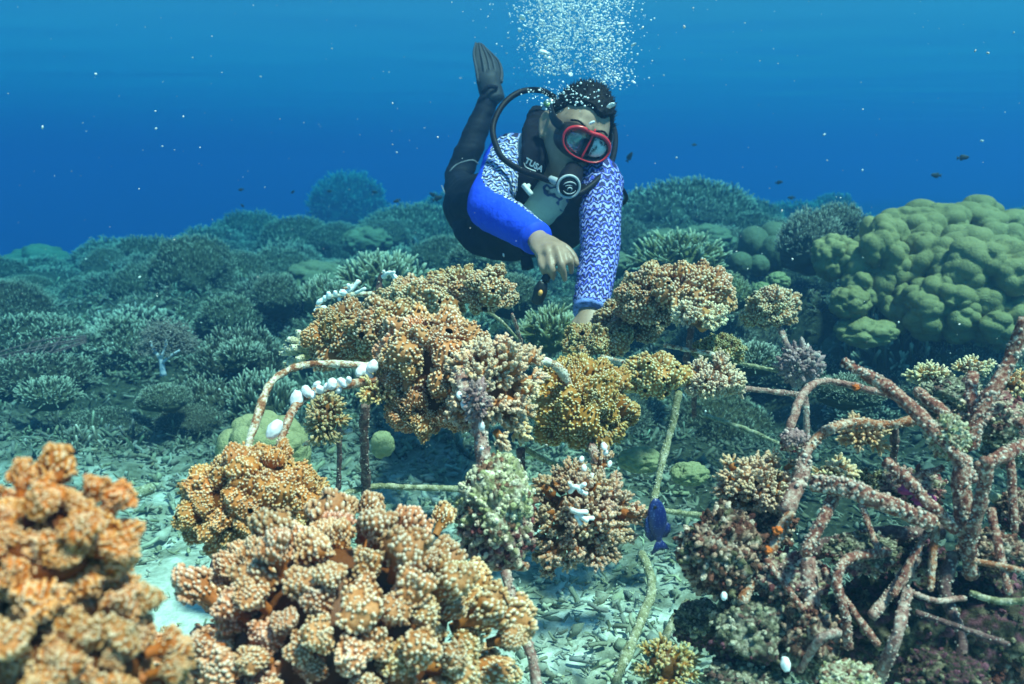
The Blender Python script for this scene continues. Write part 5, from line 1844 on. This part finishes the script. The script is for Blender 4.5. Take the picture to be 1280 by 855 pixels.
put_mb(MB().add(V, T, Q), 'buckle', m_clip, vest)
V, T, Q = loft([P(648, 298, 2.44), P(655, 312, 2.40), P(659, 322, 2.40)], (1, 0, 0), [0.010, 0.010, 0.012], 0.006, n=8, sides=10, sq=3)
put_mb(MB().add(V, T, Q), 'pull_tab', m_vest, vest)
V, T, Q = loft([P(657, 320, 2.40), P(660, 336, 2.39)], (1, 0, 0), [0.016, 0.018], 0.010, n=5, sides=10, sq=3.5)
put_mb(MB().add(V, T, Q), 'pull_tab', m_vest, vest)

m_tank = simple('grey_tank', (0.30, 0.32, 0.33), 0.35, 0.5, 0.2, 10)
tt = V3(P(697, 152, 2.72))
td = (-AX + np.array([0.35, 0.55, -0.1])) / 1.1
pts = [tt + td * s_ for s_ in (0, 0.03, 0.07, 0.12, 0.30, 0.55, 0.60)]
V, T, Q, _ = tube(pts, [0.028, 0.055, 0.080, 0.090, 0.090, 0.090, 0.075], 28)
tank = put_mb(MB().add(V, T, Q), 'air_tank', m_tank)
m_brass = simple('chrome_valve', (0.55, 0.57, 0.55), 0.25, 0.5, 0.1, 20, metal=0.8)
V, T, Q, _ = tube([P(690, 152, 2.66), P(689, 138, 2.64), P(688, 126, 2.62)], [0.016, 0.018, 0.016], 14)
valve = put_mb(MB().add(V, T, Q), 'valve', m_brass, tank)
V, T, Q, _ = tube([P(680, 137, 2.60), P(700, 143, 2.58)], [0.020, 0.020], 16)
put_mb(MB().add(V, T, Q), 'first_stage', m_brass, tank)
V, T, Q, _ = tube(smooth_path([P(681, 128, 2.58), P(688, 133, 2.57), P(696, 140, 2.57)], 8), 0.0075, 10)
put_mb(MB().add(V, T, Q), 'valve_knob', simple('yellow_green_knob', (0.62, 0.72, 0.30), 0.5), tank)

# ---- hoses
m_hose = simple('black_rubber_hose', (0.007, 0.007, 0.012), 0.55, 0.15, 0.3)
hoses = [
    ([(694, 122, 2.58), (676, 113, 2.55), (650, 115, 2.50), (628, 132, 2.46), (616, 160, 2.42), (622, 187, 2.37), (632, 201, 2.34), (654, 214, 2.315), (677, 222, 2.285), (700, 230, 2.26)], 0.0085),
    ([(752, 140, 2.62), (766, 158, 2.56), (769, 180, 2.48), (763, 205, 2.38), (748, 224, 2.30), (728, 240, 2.26), (714, 244, 2.25)], 0.0085),
    ([(757, 212, 2.36), (768, 222, 2.35), (778, 236, 2.36), (783, 248, 2.40), (776, 256, 2.45), (764, 256, 2.48)], 0.0055)]
for pts, r_ in hoses:
    V, T, Q, _ = tube(smooth_path([P(*q) for q in pts], 60), r_, 10)
    put_mb(MB().add(V, T, Q), 'hose', m_hose)

# ---- regulator at the mouth
RC = V3(P(710.5, 233, 2.235))
rf = np.array([0.10, -0.97, -0.20])
rf /= np.linalg.norm(rf)
mouth = hd([(0.0, 0.088, -0.066)])[0]
V, T, Q = loft([mouth - fw * 0.01, mouth + fw * 0.018, RC * 0.5 + mouth * 0.5, RC - rf * 0.012], rt2, [0.020, 0.024, 0.030, 0.031], [0.012, 0.018, 0.028, 0.031], n=12, sides=18, sq=2.4)
reg = put_mb(MB().add(V, T, Q), 'regulator', m_hose)
V, T, Q, _ = tube([RC - rf * 0.016, RC + rf * 0.0, RC + rf * 0.004, RC + rf * 0.0045], [0.031, 0.031, 0.026, 0.024], 28)
put_mb(MB().add(V, T, Q), 'cover', m_hose, reg)


def disc_pts(rx_, rz_, a0, a1, n, lift=0.0205):
    e1 = np.cross(rf, [0, 0, 1.0])
    e1 /= np.linalg.norm(e1)
    e2 = np.cross(e1, rf)
    t = np.linspace(a0, a1, n)
    return RC + rf * lift + e1 * (rx_ * np.cos(t))[:, None] + e2 * (rz_ * np.sin(t))[:, None]


m_ring = simple('grey_ring', (0.42, 0.44, 0.47), 0.4, 0.4, 0.15)
V, T, Q, _ = tube(disc_pts(0.0285, 0.0285, 0, 2 * math.pi, 40, 0.003), 0.0036, 8, cap=False)
put_mb(MB().add(V, T, Q), 'ring', m_ring, reg)
for (rx_, rz_, a0, a1, r_, oz, ox) in ((0.017, 0.010, 0.3, 2.9, 0.0022, 0.005, 0), (0.017, 0.014, 3.5, 5.9, 0.0018, -0.001, 0), (0.006, 0.005, -0.6, 4.2, 0.0018, -0.004, 0.0), (0.010, 0.004, 0.2, 2.6, 0.0016, 0.003, -0.002)):
    pts = disc_pts(rx_, rz_, a0, a1, 18) + np.array([ox, 0, oz])
    V, T, Q, _ = tube(pts, r_ * np.sin(np.linspace(0.25, math.pi - 0.25, 18)), 6)
    put_mb(MB().add(V, T, Q), 'emblem', m_ring, reg)
V, T, Q, _ = tube([V3(P(688, 224, 2.275)), V3(P(698, 228, 2.255)), RC - rf * 0.01 + np.array([-0.018, 0, 0.004])], [0.010, 0.011, 0.012], 12)
put_mb(MB().add(V, T, Q), 'hose_fitting', m_ring, reg)

# ---- mask
m_skirt = simple('black_silicone', (0.008, 0.008, 0.010), 0.4, 0.4, 0.3)
m_red = simple('red_frame', (0.62, 0.02, 0.03), 0.3, 0.5, 0.15)


def mask_outline(sx, sz, n=64):
    t = np.linspace(0, 2 * math.pi, n, endpoint=False)
    c_, s_ = np.cos(t), np.sin(t)
    x = sx * np.sign(c_) * np.abs(c_) ** 0.75
    z = sz * np.sign(s_) * np.abs(s_) ** 0.80
    dip = np.exp(-(x / (sx * 0.28)) ** 2)
    z = z - np.where(z > 0, 0.13 * sz * dip, 0) + np.where(z < 0, 0.02 * sz * dip, 0)
    z = z + 0.16 * sz * (np.abs(x) / sx) ** 2 * (z < 0)
    return x, z


def mask_y(x, front=0.116):
    return front - 2.2 * x ** 2


x, z = mask_outline(0.058, 0.034)
n = len(x)
A = np.stack([x, mask_y(x), z - 0.005], 1)
x2, z2 = mask_outline(0.066, 0.044)
B = np.stack([x2, 0.066 - 4.0 * x2 ** 2, z2 - 0.007], 1)
mid_ = (A + B) / 2 + np.stack([x * 0.05, 0 * x, z * 0.05], 1)
ring_i = np.arange(n)
Qm = np.concatenate([np.stack([o_ + ring_i, o_ + (ring_i + 1) % n, o_ + n + (ring_i + 1) % n, o_ + n + ring_i], 1) for o_ in (0, n)])
inner = A * np.array([0.88, 1, 0.86]) + np.array([0, 0.001, 0.0])
Vm = np.concatenate([hd(A), hd(mid_), hd(B), hd(inner)])
Qm = np.concatenate([Qm, np.stack([ring_i, (ring_i + 1) % n, 3 * n + (ring_i + 1) % n, 3 * n + ring_i], 1)])
mask = put_mb(MB().add(Vm, Q=Qm), 'dive_mask', m_skirt)
# red frame: over the top and down both sides, centre post between the lenses
top = A + np.array([0, 0.004, 0])
tr_ = np.linspace(0, 1, n)
loop = np.concatenate([top, top[:1]])
sel = smooth_path(loop, 100)
rad = np.interp(sel[:, 2], [-0.03, 0.0, 0.03], [0.0018, 0.0034, 0.0050]) * HS
V, T, Q, _ = tube(hd(sel), rad, 8, cap=False)
put_mb(MB().add(V, T, Q), 'frame', m_red, mask)
post = smooth_path([(-0.004, mask_y(0) + 0.003, 0.036), (-0.003, mask_y(0) + 0.004, 0.0), (0.0, mask_y(0) + 0.003, -0.036)], 10)
V, T, Q, _ = tube(hd(post), 0.0026, 8)
put_mb(MB().add(V, T, Q), 'centre_post', m_red, mask)
# nose pocket
V, T = ICO[4]
npk = V * np.array([0.026, 0.030, 0.030]) * np.where(V[:, 2:3] < 0, 1.0, np.array([[0.7, 1, 1.1]])) + np.array([0, 0.086, -0.020])
put_mb(MB().add(hd(npk), T=T), 'nose_pocket', m_skirt, mask)
# lenses
m_gl = bpy.data.materials.new('mask_glass')
m_gl.use_nodes = True
nt = m_gl.node_tree
nt.nodes.remove(nt.nodes['Principled BSDF'])
tr = nt.nodes.new('ShaderNodeBsdfTransparent')
gl = nt.nodes.new('ShaderNodeBsdfGlossy')
gl.inputs['Roughness'].default_value = 0.05
mx = nt.nodes.new('ShaderNodeMixShader')
mx.inputs[0].default_value = 0.16
nt.links.new(tr.outputs[0], mx.inputs[1])
nt.links.new(gl.outputs[0], mx.inputs[2])
nt.links.new(mx.outputs[0], nt.nodes['Material Output'].inputs[0])
m_glare_paint, nt, b = new_mat('painted_glare_lens')  # reflection painted into the lens colour as a pale and dark pattern
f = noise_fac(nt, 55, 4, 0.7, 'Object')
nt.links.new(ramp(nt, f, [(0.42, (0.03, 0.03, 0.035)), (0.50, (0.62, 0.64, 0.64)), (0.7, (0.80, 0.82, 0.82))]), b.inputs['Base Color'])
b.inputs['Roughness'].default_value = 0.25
for s_, mt, nm in ((1, m_gl, 'lens'), (-1, m_glare_paint, 'lens')):
    px_, pz_ = mask_outline(0.052, 0.029)
    keep_ = px_ * s_ > 0.003
    Lp = np.stack([px_[keep_], pz_[keep_]], 1)
    cx_ = Lp.mean(0)
    order = np.argsort(np.arctan2(Lp[:, 1] - cx_[1], Lp[:, 0] - cx_[0]))
    Lp = Lp[order]
    if s_ < 0:
        Lp = cx_ + (Lp - cx_) * np.array([0.86, 0.80]) + np.array([0.0, 0.003])
    m_ = len(Lp)
    fr_ = np.concatenate([np.stack([Lp[:, 0], mask_y(Lp[:, 0]) + 0.0015, Lp[:, 1] - 0.005], 1), [[cx_[0], mask_y(cx_[0]) + 0.002, cx_[1] - 0.005]]])
    bk_ = fr_ - np.array([0, 0.003, 0])
    j = np.arange(m_)
    Tl = np.concatenate([np.stack([j, (j + 1) % m_, np.full(m_, m_)], 1), np.stack([(j + 1) % m_, j, np.full(m_, m_)], 1) + m_ + 1])
    Ql = np.stack([j, j + m_ + 1, (j + 1) % m_ + m_ + 1, (j + 1) % m_], 1)
    ln_ = put_mb(MB().add(np.concatenate([hd(fr_), hd(bk_)]), Tl, Ql), nm, mt, mask)
    if s_ < 0:
        ln_['label'] = 'lens with bright glare painted on'
# strap
for s_ in (1, -1):
    pts = [(s_ * 0.062, 0.085, 0.010), (s_ * 0.076, 0.045, 0.018), (s_ * 0.081, 0.0, 0.034), (s_ * 0.074, -0.05, 0.044), (s_ * 0.04, -0.095, 0.05), (0, -0.106, 0.05)]
    V, T, Q = loft(hd(smooth_path(pts, 24)), up2, 0.011 * HS, 0.0025 * HS, sides=10, sq=3.0)
    put_mb(MB().add(V, T, Q), 'strap', m_skirt, mask)

# ---- hair
m_hair = simple('black_hair', (0.006, 0.006, 0.008), 0.7, 0.12, 0.4, 90)
U = Vh
S_ = head_shape(U)
line = 0.070 + 0.006 * np.sin(S_[:, 0] * 90)           # hairline at the forehead
hairy = (S_[:, 2] > np.where(S_[:, 1] > 0.035, line, np.interp(S_[:, 1], [-0.10, -0.02, 0.035], [-0.055, 0.016, 0.052])))
lift = 1.09 + 0.045 * fbm(U * 7, 15, 3) + 0.06 * sm(0.45, 0.8, U[:, 2])
Hh = np.where(hairy[:, None], S_ * lift[:, None], S_ * 0.97)
keepT = hairy[Th].any(1)
hair_mb = MB().add(hd(Hh), T=Th[keepT])
rg = np.random.default_rng(3)
idx = rg.choice(np.where(hairy & (U[:, 2] > -0.1))[0], 1500)
base_ = S_[idx] * (lift[idx, None] - 0.02)
dirs = U[idx] * 0.5 + np.array([0, -0.75, 0.35]) + rg.normal(0, 0.35, (len(idx), 3))
spike = (np.array([(1, 0, 0), (-0.5, 0.87, 0), (-0.5, -0.87, 0), (0.1, 0.3, 1)], float), np.array([(0, 1, 3), (1, 2, 3), (2, 0, 3)]), np.zeros(4))
Bm = bases(dirs, rg.random(len(idx)) * 6.28)
ws_ = np.einsum('nij,nkj->nki', Bm, spike[0][None] * np.stack([np.full(len(idx), 0.0022), np.full(len(idx), 0.0022), 0.010 + 0.010 * rg.random(len(idx))], 1)[:, None, :]) + base_[:, None]
hair_mb.add(hd(ws_.reshape(-1, 3)), T=(spike[1][None] + (np.arange(len(idx)) * 4)[:, None, None]).reshape(-1, 3))
put_mb(hair_mb, 'hair', m_hair)
# eyebrow and closed eye line behind the glass
for s_ in (1, -1):
    V, T, Q, _ = tube(hd(smooth_path([(s_ * 0.014, 0.093, 0.032), (s_ * 0.032, 0.091, 0.038), (s_ * 0.048, 0.080, 0.033)], 8)), 0.0028, 6)
    put_mb(MB().add(V, T, Q), 'eyebrow', m_hair)
    V, T, Q, _ = tube(hd(smooth_path([(s_ * 0.020, 0.0865, 0.010), (s_ * 0.031, 0.0885, 0.008), (s_ * 0.043, 0.083, 0.011)], 8)), 0.0014, 6)
    put_mb(MB().add(V, T, Q), 'eyelashes', m_hair)

# ---- torch dangling from the hand
m_tb = simple('black_plastic', (0.010, 0.010, 0.012), 0.4, 0.4, 0.3)
t0 = P(674, 364, 1.975)
torch = empty('dive_torch', tuple(t0), 'small black torch with an orange button dangling from the diver\'s hand', 'torch')


def put_t(V, T, Q, name, mat, parent=torch):
    return MB().add(V - np.array(t0), T, Q).build(name, mat, parent)


V, T, Q = loft([P(679, 353, 1.97), P(676, 362, 1.97), P(671, 378, 1.975)], (1, 0, 0.4), [0.011, 0.0165, 0.014], [0.010, 0.014, 0.012], n=10, sides=16, sq=2.6)
put_t(V, T, Q, 'housing', m_tb)
V, T, Q = loft([P(685, 342, 1.975), P(681, 351, 1.97)], (1, 0, 0.4), [0.0085, 0.011], [0.007, 0.009], n=5, sides=14, sq=2.4)
put_t(V, T, Q, 'handle', m_tb)
V, T, Q = loft([P(675.5, 366, 1.956), P(675.5, 366, 1.951)], (0.3, 0, 1), [0.0075, 0.006], [0.0055, 0.0045], n=3, sides=14)
put_t(V, T, Q, 'button', simple('orange_button', (0.75, 0.33, 0.08), 0.4))
V, T, Q = loft([P(679, 344, 1.972), P(675, 356, 1.962)], (1, 0, 0.4), 0.002, 0.001, n=5, sides=8)
put_t(V, T, Q, 'edge_strip', m_clip)
V, T, Q, _ = tube(smooth_path([P(684, 343, 1.975), P(690, 335, 1.985), P(698, 330, 2.0)], 8), 0.0018, 6)
put_t(V, T, Q, 'lanyard', m_tb)

# ------------------------------------------------------------------ soft coral bush on the left slope
m_trunk = simple('white_soft_trunk', (0.50, 0.50, 0.56), 0.7, 0.2, 0.15, 20)
m_twig = simple('grey_brown_twigs', (0.20, 0.17, 0.15), 0.8, 0.1, 0.4, 20)
rg = np.random.default_rng(12)
b0 = V3(P(212, 462, 3.3))
sc_root = empty('soft_coral', tuple(b0), 'grey brown feathery soft coral with a pale forked trunk on the left slope', 'coral')
k = PXM(3.3)
mb = MB()
for pts, r in (([(0, 0, -3), (-1, 0, 12), (-3, 0, 22)], 6), ([(-3, 0, 20), (-9, 0, 30), (-14, 2, 40)], 4), ([(-2, 0, 20), (4, 1, 30), (6, 3, 42)], 4.2), ([(1, -1, 14), (14, -3, 24), (24, -3, 30)], 3.2)):
    V, T, Q, u_ = tube(smooth_path((np.array(pts, float) + np.array([0, -20, 0])) * k, 10), np.linspace(r, r * 0.5, 10) * k * 0.7, 9, True, 0.15, 3, 60)
    mb.add(V, T, Q)
mb.build('trunk', m_trunk, sc_root)
mb = MB()
n = 420
D = fib_dirs(n, rg, 0.8)
D = D[D[:, 2] > -0.35]
cen = np.array([0, 0, 32.0]) * k
tips = cen + D * np.array([40, 30, 34]) * k * (0.7 + 0.35 * rg.random((len(D), 1)))
st = cen + (tips - cen) * 0.35 + rg.normal(0, 2, tips.shape) * k
for a_, t_ in zip(st, tips):
    m_ = (a_ + t_) / 2 + rg.normal(0, 3, 3) * k
    V, T, Q, u_ = tube(smooth_path([a_, m_, t_], 5), np.linspace(0.9, 0.5, 5) * k, 4)
    mb.add(V, T, Q)
    pp_ = m_ + (t_ - m_) * rg.random((7, 1)) + rg.normal(0, 2.2, (7, 3)) * k
    scatter(mb, (ICO[0][0], ICO[0][1], np.zeros(12)), pp_, np.repeat(np.eye(3)[None], 7, 0), np.full(7, 1.1 * k))
mb.build('twigs', m_twig, sc_root)

# ------------------------------------------------------------------ stubby pale staghorn at the left end of the coral row
c0 = V3(P(385, 440, 1.52))
root = empty('staghorn_coral', tuple(c0), 'stubby pale olive staghorn coral at the left end of the coral row', 'coral')
m_stub = crust_mat('pale_olive_coral', [(0.3, (0.34, 0.30, 0.14)), (0.6, (0.52, 0.48, 0.27))], 60)
k = PXM(1.5)
for (dx, dz, dy, ln, r) in [(-24, 6, -4, 0, 5), (-20, 16, -6, 0, 5), (-30, -2, 0, 0, 4.5), (-10, 24, 0, 0, 5), (2, 26, -3, 0, 5), (-14, 8, -14, 0, 5.5), (-4, 14, -14, 0, 5), (10, 20, -6, 0, 5), (-22, -12, -6, 0, 4.5), (-8, -6, -14, 0, 5)]:
    t_ = np.array([dx, dy, dz]) * k * 1.15
    pts = smooth_path([np.array([0.0, 0, -4 * k]), t_ * 0.55 + rg.normal(0, 1.5, 3) * k, t_], 8)
    V, T, Q, u_ = tube(pts, np.linspace(r * 1.15, r * 0.7, 8) * k, 9, True, 0.2, int(dx + 90), 200)
    mb = MB().add(V, T, Q, a=u_ ** 3)
    tg, nn, bb_ = frames(pts)
    nb = 46
    ii = rg.integers(1, 8, nb)
    an = rg.random(nb) * 6.28
    d_ = nn[ii] * np.cos(an)[:, None] + bb_[ii] * np.sin(an)[:, None]
    rr = np.linspace(r * 1.15, r * 0.7, 8)[ii] * k
    s_ = np.full(nb, 1.1 * k)
    scatter(mb, (DOME6[0], DOME6[1], DOME6[2] * 0.8), pts[ii] + d_ * rr[:, None] * 0.85 + tg[ii] * rg.normal(0, 2, (nb, 1)) * k, bases(d_ + tg[ii] * 0.8, an), np.stack([s_, s_, s_ * 1.6], 1))
    mb.build('branch', m_stub, root)

# ------------------------------------------------------------------ old wire rack sunk into the left slope
w0 = V3(P(55, 440, 3.7))
root = empty('wire_rack', tuple(w0), 'old overgrown wire rack lying on the slope at the left edge', 'rack')
lines = [([(-20 , 462 - 4 * q, 3.6 + 0.03 * q), (50, 446 - 5 * q + 2 * (q % 2), 3.68 + 0.03 * q), (108, 428 - 2.0 * q, 3.85)], 1.5) for q in range(5)]
lines += [([(30 + 11 * q, 446 - 2 * q, 3.68), (42 + 12 * q, 424 - 1.5 * q, 3.85)], 1.2) for q in range(4)]
for pts, r in lines:
    V, T, Q, u_ = tube(smooth_path([P(*q) for q in pts], 16), r * 0.8 * PXM(3.7), 6, True, 0.5, 2, 40)
    MB().add(V - w0, T, Q).build('wire', RODM['dark'], root)

# ------------------------------------------------------------------ fish
def fish_mesh_parts(kind):
    """unit-length fish, nose at +X, tail at -X; returns dict of MB"""
    out = {}
    xs = np.array([0.5, 0.46, 0.36, 0.2, 0.0, -0.15, -0.26, -0.34])
    hh = np.array([0.015, 0.07, 0.14, 0.19, 0.19, 0.14, 0.075, 0.055])
    ww = np.array([0.01, 0.045, 0.075, 0.09, 0.08, 0.05, 0.025, 0.014])
    pts = np.stack([xs, 0 * xs, 0 * xs], 1)
    V, T, Q = loft(pts, (0, 0, 1), hh, ww, n=22, sides=16)
    out['body'] = MB().add(V, T, Q)

    def plate(poly, th=0.010):
        poly = np.array(poly, float)
        n = len(poly)
        c = poly.mean(0)
        V = np.concatenate([np.stack([poly[:, 0], np.full(n, s * th), poly[:, 1]], 1) for s in (1, -1)] + [[[c[0], th * 1.4, c[1]], [c[0], -th * 1.4, c[1]]]])
        j = np.arange(n)
        T = np.concatenate([np.stack([j, (j + 1) % n, np.full(n, 2 * n)], 1), np.stack([n + (j + 1) % n, n + j, np.full(n, 2 * n + 1)], 1)])
        Q = np.stack([j, n + j, n + (j + 1) % n, (j + 1) % n], 1)
        return V, T, Q
    out['tail'] = MB().add(*plate([(-0.32, 0.05), (-0.40, 0.11), (-0.56, 0.19), (-0.52, 0.08), (-0.50, 0.0), (-0.52, -0.08), (-0.56, -0.19), (-0.40, -0.11), (-0.32, -0.05)]))
    out['dorsal_fin'] = MB().add(*plate([(0.25, 0.15), (0.15, 0.23), (-0.02, 0.26), (-0.18, 0.25), (-0.30, 0.17), (-0.28, 0.06), (-0.1, 0.13), (0.1, 0.15)]))
    out['anal_fin'] = MB().add(*plate([(0.02, -0.16), (-0.08, -0.25), (-0.2, -0.24), (-0.30, -0.15), (-0.28, -0.06), (-0.12, -0.12)]))
    return out


m_damsel, nt, b = new_mat('deep_blue_fish')
vor = nd(nt, 'ShaderNodeTexVoronoi', Scale=26.0)
tc = nt.nodes.new('ShaderNodeTexCoord')
nt.links.new(tc.outputs['Object'], vor.inputs['Vector'])
nt.links.new(ramp(nt, vor.outputs['Distance'], [(0.12, (0.08, 0.14, 0.36)), (0.30, (0.008, 0.02, 0.12))]), b.inputs['Base Color'])
b.inputs['Roughness'].default_value = 0.4
m_dfish = simple('dark_fish', (0.02, 0.025, 0.03), 0.6)
m_eye = simple('fish_eye', (0.02, 0.02, 0.02), 0.2)
FP = {k: v.mesh(k, m_damsel) for k, v in fish_mesh_parts('d').items()}
FPD = {k: v.mesh(k, m_dfish) for k, v in fish_mesh_parts('s').items()}


def fish(label, px, py, Y, len_px, heading, parts, name='reef_fish', group=None, yaw=0.0):
    """heading: angle of the nose in the picture plane, yaw: turned out of it"""
    o = empty(name, P(px, py, Y), label, 'fish', group)
    s = len_px * PXM(Y)
    for nm, me in parts.items():
        link(nm, me, o)
    for sd in (1, -1):
        V, T = ICO[2]
        MB().add(V * np.array([0.035, 0.012, 0.035]) + np.array([0.36, sd * 0.068, 0.05]), T=T).build('eye', m_eye, o)
    o.scale = (s, s, s)
    o.rotation_euler = Matrix.Rotation(-heading, 3, 'Y').to_euler()
    o.rotation_euler = (Matrix.Rotation(yaw, 3, 'Z') @ Matrix.Rotation(-heading, 3, 'Y')).to_euler()
    return o


fish('deep blue speckled damselfish hovering nose-up beside the reddish brown coral', 822, 655, 1.06, 74, R(98), FP, 'damselfish', yaw=0.35)
for (lab, px, py, Y, ln, hd_) in [
        ('dark fish just left of the diver\'s bent knee', 547, 248, 4.6, 13, 20), ('smaller dark fish next to the one by the diver\'s knee', 541, 243, 5.6, 10, 160),
        ('dark fish above the thicket left of the diver', 496, 251, 5.2, 9, 200), ('small dark fish over the hazy pinnacle', 468, 240, 6.0, 8, 170),
        ('dark fish in open water at the right, lower of the pair', 1170, 219, 4.5, 13, 175), ('dark fish in open water at the right, upper of the pair', 1204, 197, 4.5, 14, 5),
        ('faint fish in open water above the right mounds', 974, 228, 6.0, 9, 10), ('faint fish close over the right hazy mound', 989, 247, 6.5, 9, 180),
        ('faint grey fish near the hose on the diver\'s right of the picture', 787, 196, 5.5, 13, 60), ('tiny dark fish in the blue left of the pinnacle', 301, 237, 5.5, 7, 190),
        ('tiny dark fish lower in the blue left of the pinnacle', 303, 257, 5.5, 6, 150), ('tiny dark fish above the left thickets', 366, 240, 6.0, 6, 30),
        ('tiny fish in front of the far thicket', 412, 239, 6.0, 6, 0), ('faint fish high right of the diver\'s bubbles', 868, 181, 6.5, 7, 0)]:
    fish(lab, px, py, Y, ln, R(hd_), FPD, 'reef_fish', 'small dark fish in open water', yaw=random.uniform(-0.5, 0.5))

# ------------------------------------------------------------------ exhaled bubbles
m_bub = bpy.data.materials.new('air_bubble')
m_bub.use_nodes = True
nt = m_bub.node_tree
b = nt.nodes['Principled BSDF']
b.inputs['Base Color'].default_value = (0.92, 0.95, 0.97, 1)  # white base colour stands in for surface light reflected by the bubbles
b.inputs['Roughness'].default_value = 0.12
b.inputs['Specular IOR Level'].default_value = 0.8
nz = noise_fac(nt, 2.2, 2, 0.5)
nt.links.new(math_n(nt, 'ADD', 0.22, math_n(nt, 'MULTIPLY', math_n(nt, 'GREATER_THAN', nz, 0.42), 0.7)), b.inputs['Alpha'])
rg = np.random.default_rng(91)


def plume(n):
    """positions in the picture and distance: two streams that widen upwards, and a few over the head"""
    px, py, Y = [], [], []
    for _ in range(n):
        u_ = rg.random()
        if u_ < 0.55:
            y_ = 95 - 125 * rg.random() ** 0.75
            x_ = 692 + (95 - y_) * 0.02 + rg.normal(0, 16 + (95 - y_) * 0.13)
            d_ = 2.75
        elif u_ < 0.95:
            y_ = 112 - 140 * rg.random() ** 0.8
            x_ = 762 - (112 - y_) * 0.12 + rg.normal(0, 14 + (112 - y_) * 0.10)
            d_ = 2.55
        else:
            x_, y_ = rg.normal(708, 26), rg.normal(118, 11)
            d_ = 2.30
        px.append(x_)
        py.append(y_)
        Y.append(d_ + rg.normal(0, 0.10))
    return np.array(px), np.array(py), np.array(Y)


def bub_mesh(seed):
    V, T = ICO[2]
    W = V * np.array([1.0, 1.0, 0.62])
    W[:, 2] = np.where(V[:, 2] < 0, W[:, 2] * 0.5, W[:, 2])
    return MB().add(W * (1 + 0.18 * fbm(V * 1.6, seed, 2))[:, None], T=T).mesh('air_bubble', m_bub)


BUB = [bub_mesh(k) for k in range(4)]


def bubble(px, py, Y, r, label, group):
    o = link('air_bubble', BUB[int(rg.integers(4))], None, P(px, py, Y))
    s = r * PXM(Y)
    o.scale = (s * (0.9 + 0.4 * rg.random()), s, s * (0.8 + 0.3 * rg.random()))
    o.rotation_euler = (rg.normal(0, 0.3), rg.normal(0, 0.4), rg.random() * 6)
    tag(o, label, 'bubble', group)


for (px, py, r, lab) in [(679, 66, 6, 'big white bubble in the left bubble stream'), (686, 73, 3.5, 'bubble just below the big one in the left stream'), (750, 50, 4.5, 'big white bubble in the right bubble stream, upper one'),
                         (746, 76, 5, 'big white bubble in the right bubble stream, lower one'), (776, 30, 4.5, 'bubble near the top right of the bubble plume'), (764, 132, 5, 'lone white bubble at the right of the diver\'s hair'),
                         (740, 154, 4, 'white bubble on the diver\'s forehead'), (653, 22, 4, 'bubble at the upper left of the plume'), (713, 93, 3, 'small bubble between the two streams above the head'), (792, 56, 3, 'bubble at the right rim of the plume')]:
    bubble(px, py, 2.28 if py > 120 else 2.5, r, lab, 'large single bubbles')
px, py, Y = plume(290)
for q in range(290):
    bubble(px[q], py[q], Y[q], 1.0 + 1.5 * rg.random() ** 2, 'small silvery bubble in the plume above the diver\'s head', 'small bubbles in the plume')
px, py, Y = plume(4600)
pos = np.array([tuple(P(a_, b_, c_)) for a_, b_, c_ in zip(px, py, Y)])
mb = MB()
scatter(mb, (ICO[0][0], ICO[0][1], np.zeros(12)), pos, np.repeat(np.eye(3)[None], len(pos), 0), (0.30 + 0.9 * rg.random(len(pos)) ** 2) * 0.0030)
tag(mb.build('fine_bubbles', m_bub), 'mist of fine bubbles rising above the diver', 'bubbles', kind='stuff')

# ------------------------------------------------------------------ drifting specks
m_spk = simple('drifting_speck', (0.72, 0.66, 0.62), 0.8, 0.1, 0.4, 3)
n = 520
px, py = rg.random(n) * 1360 - 40, rg.random(n) ** 1.3 * 700 - 20
Y = 0.9 + 3.4 * rg.random(n)
pos = np.array([tuple(P(a_, b_, c_)) for a_, b_, c_ in zip(px, py, Y)])
r = (0.35 + 1.2 * rg.random(n) ** 5) * Y / F_PX
mb = MB()
scatter(mb, (ICO[0][0], ICO[0][1], np.zeros(12)), pos, bases(rg.normal(0, 1, (n, 3)), rg.random(n)), np.stack([r, r, r * (1 + 1.2 * rg.random(n) ** 2)], 1))
tag(mb.build('drifting_specks', m_spk), 'pale specks drifting in the water', 'specks', kind='stuff')
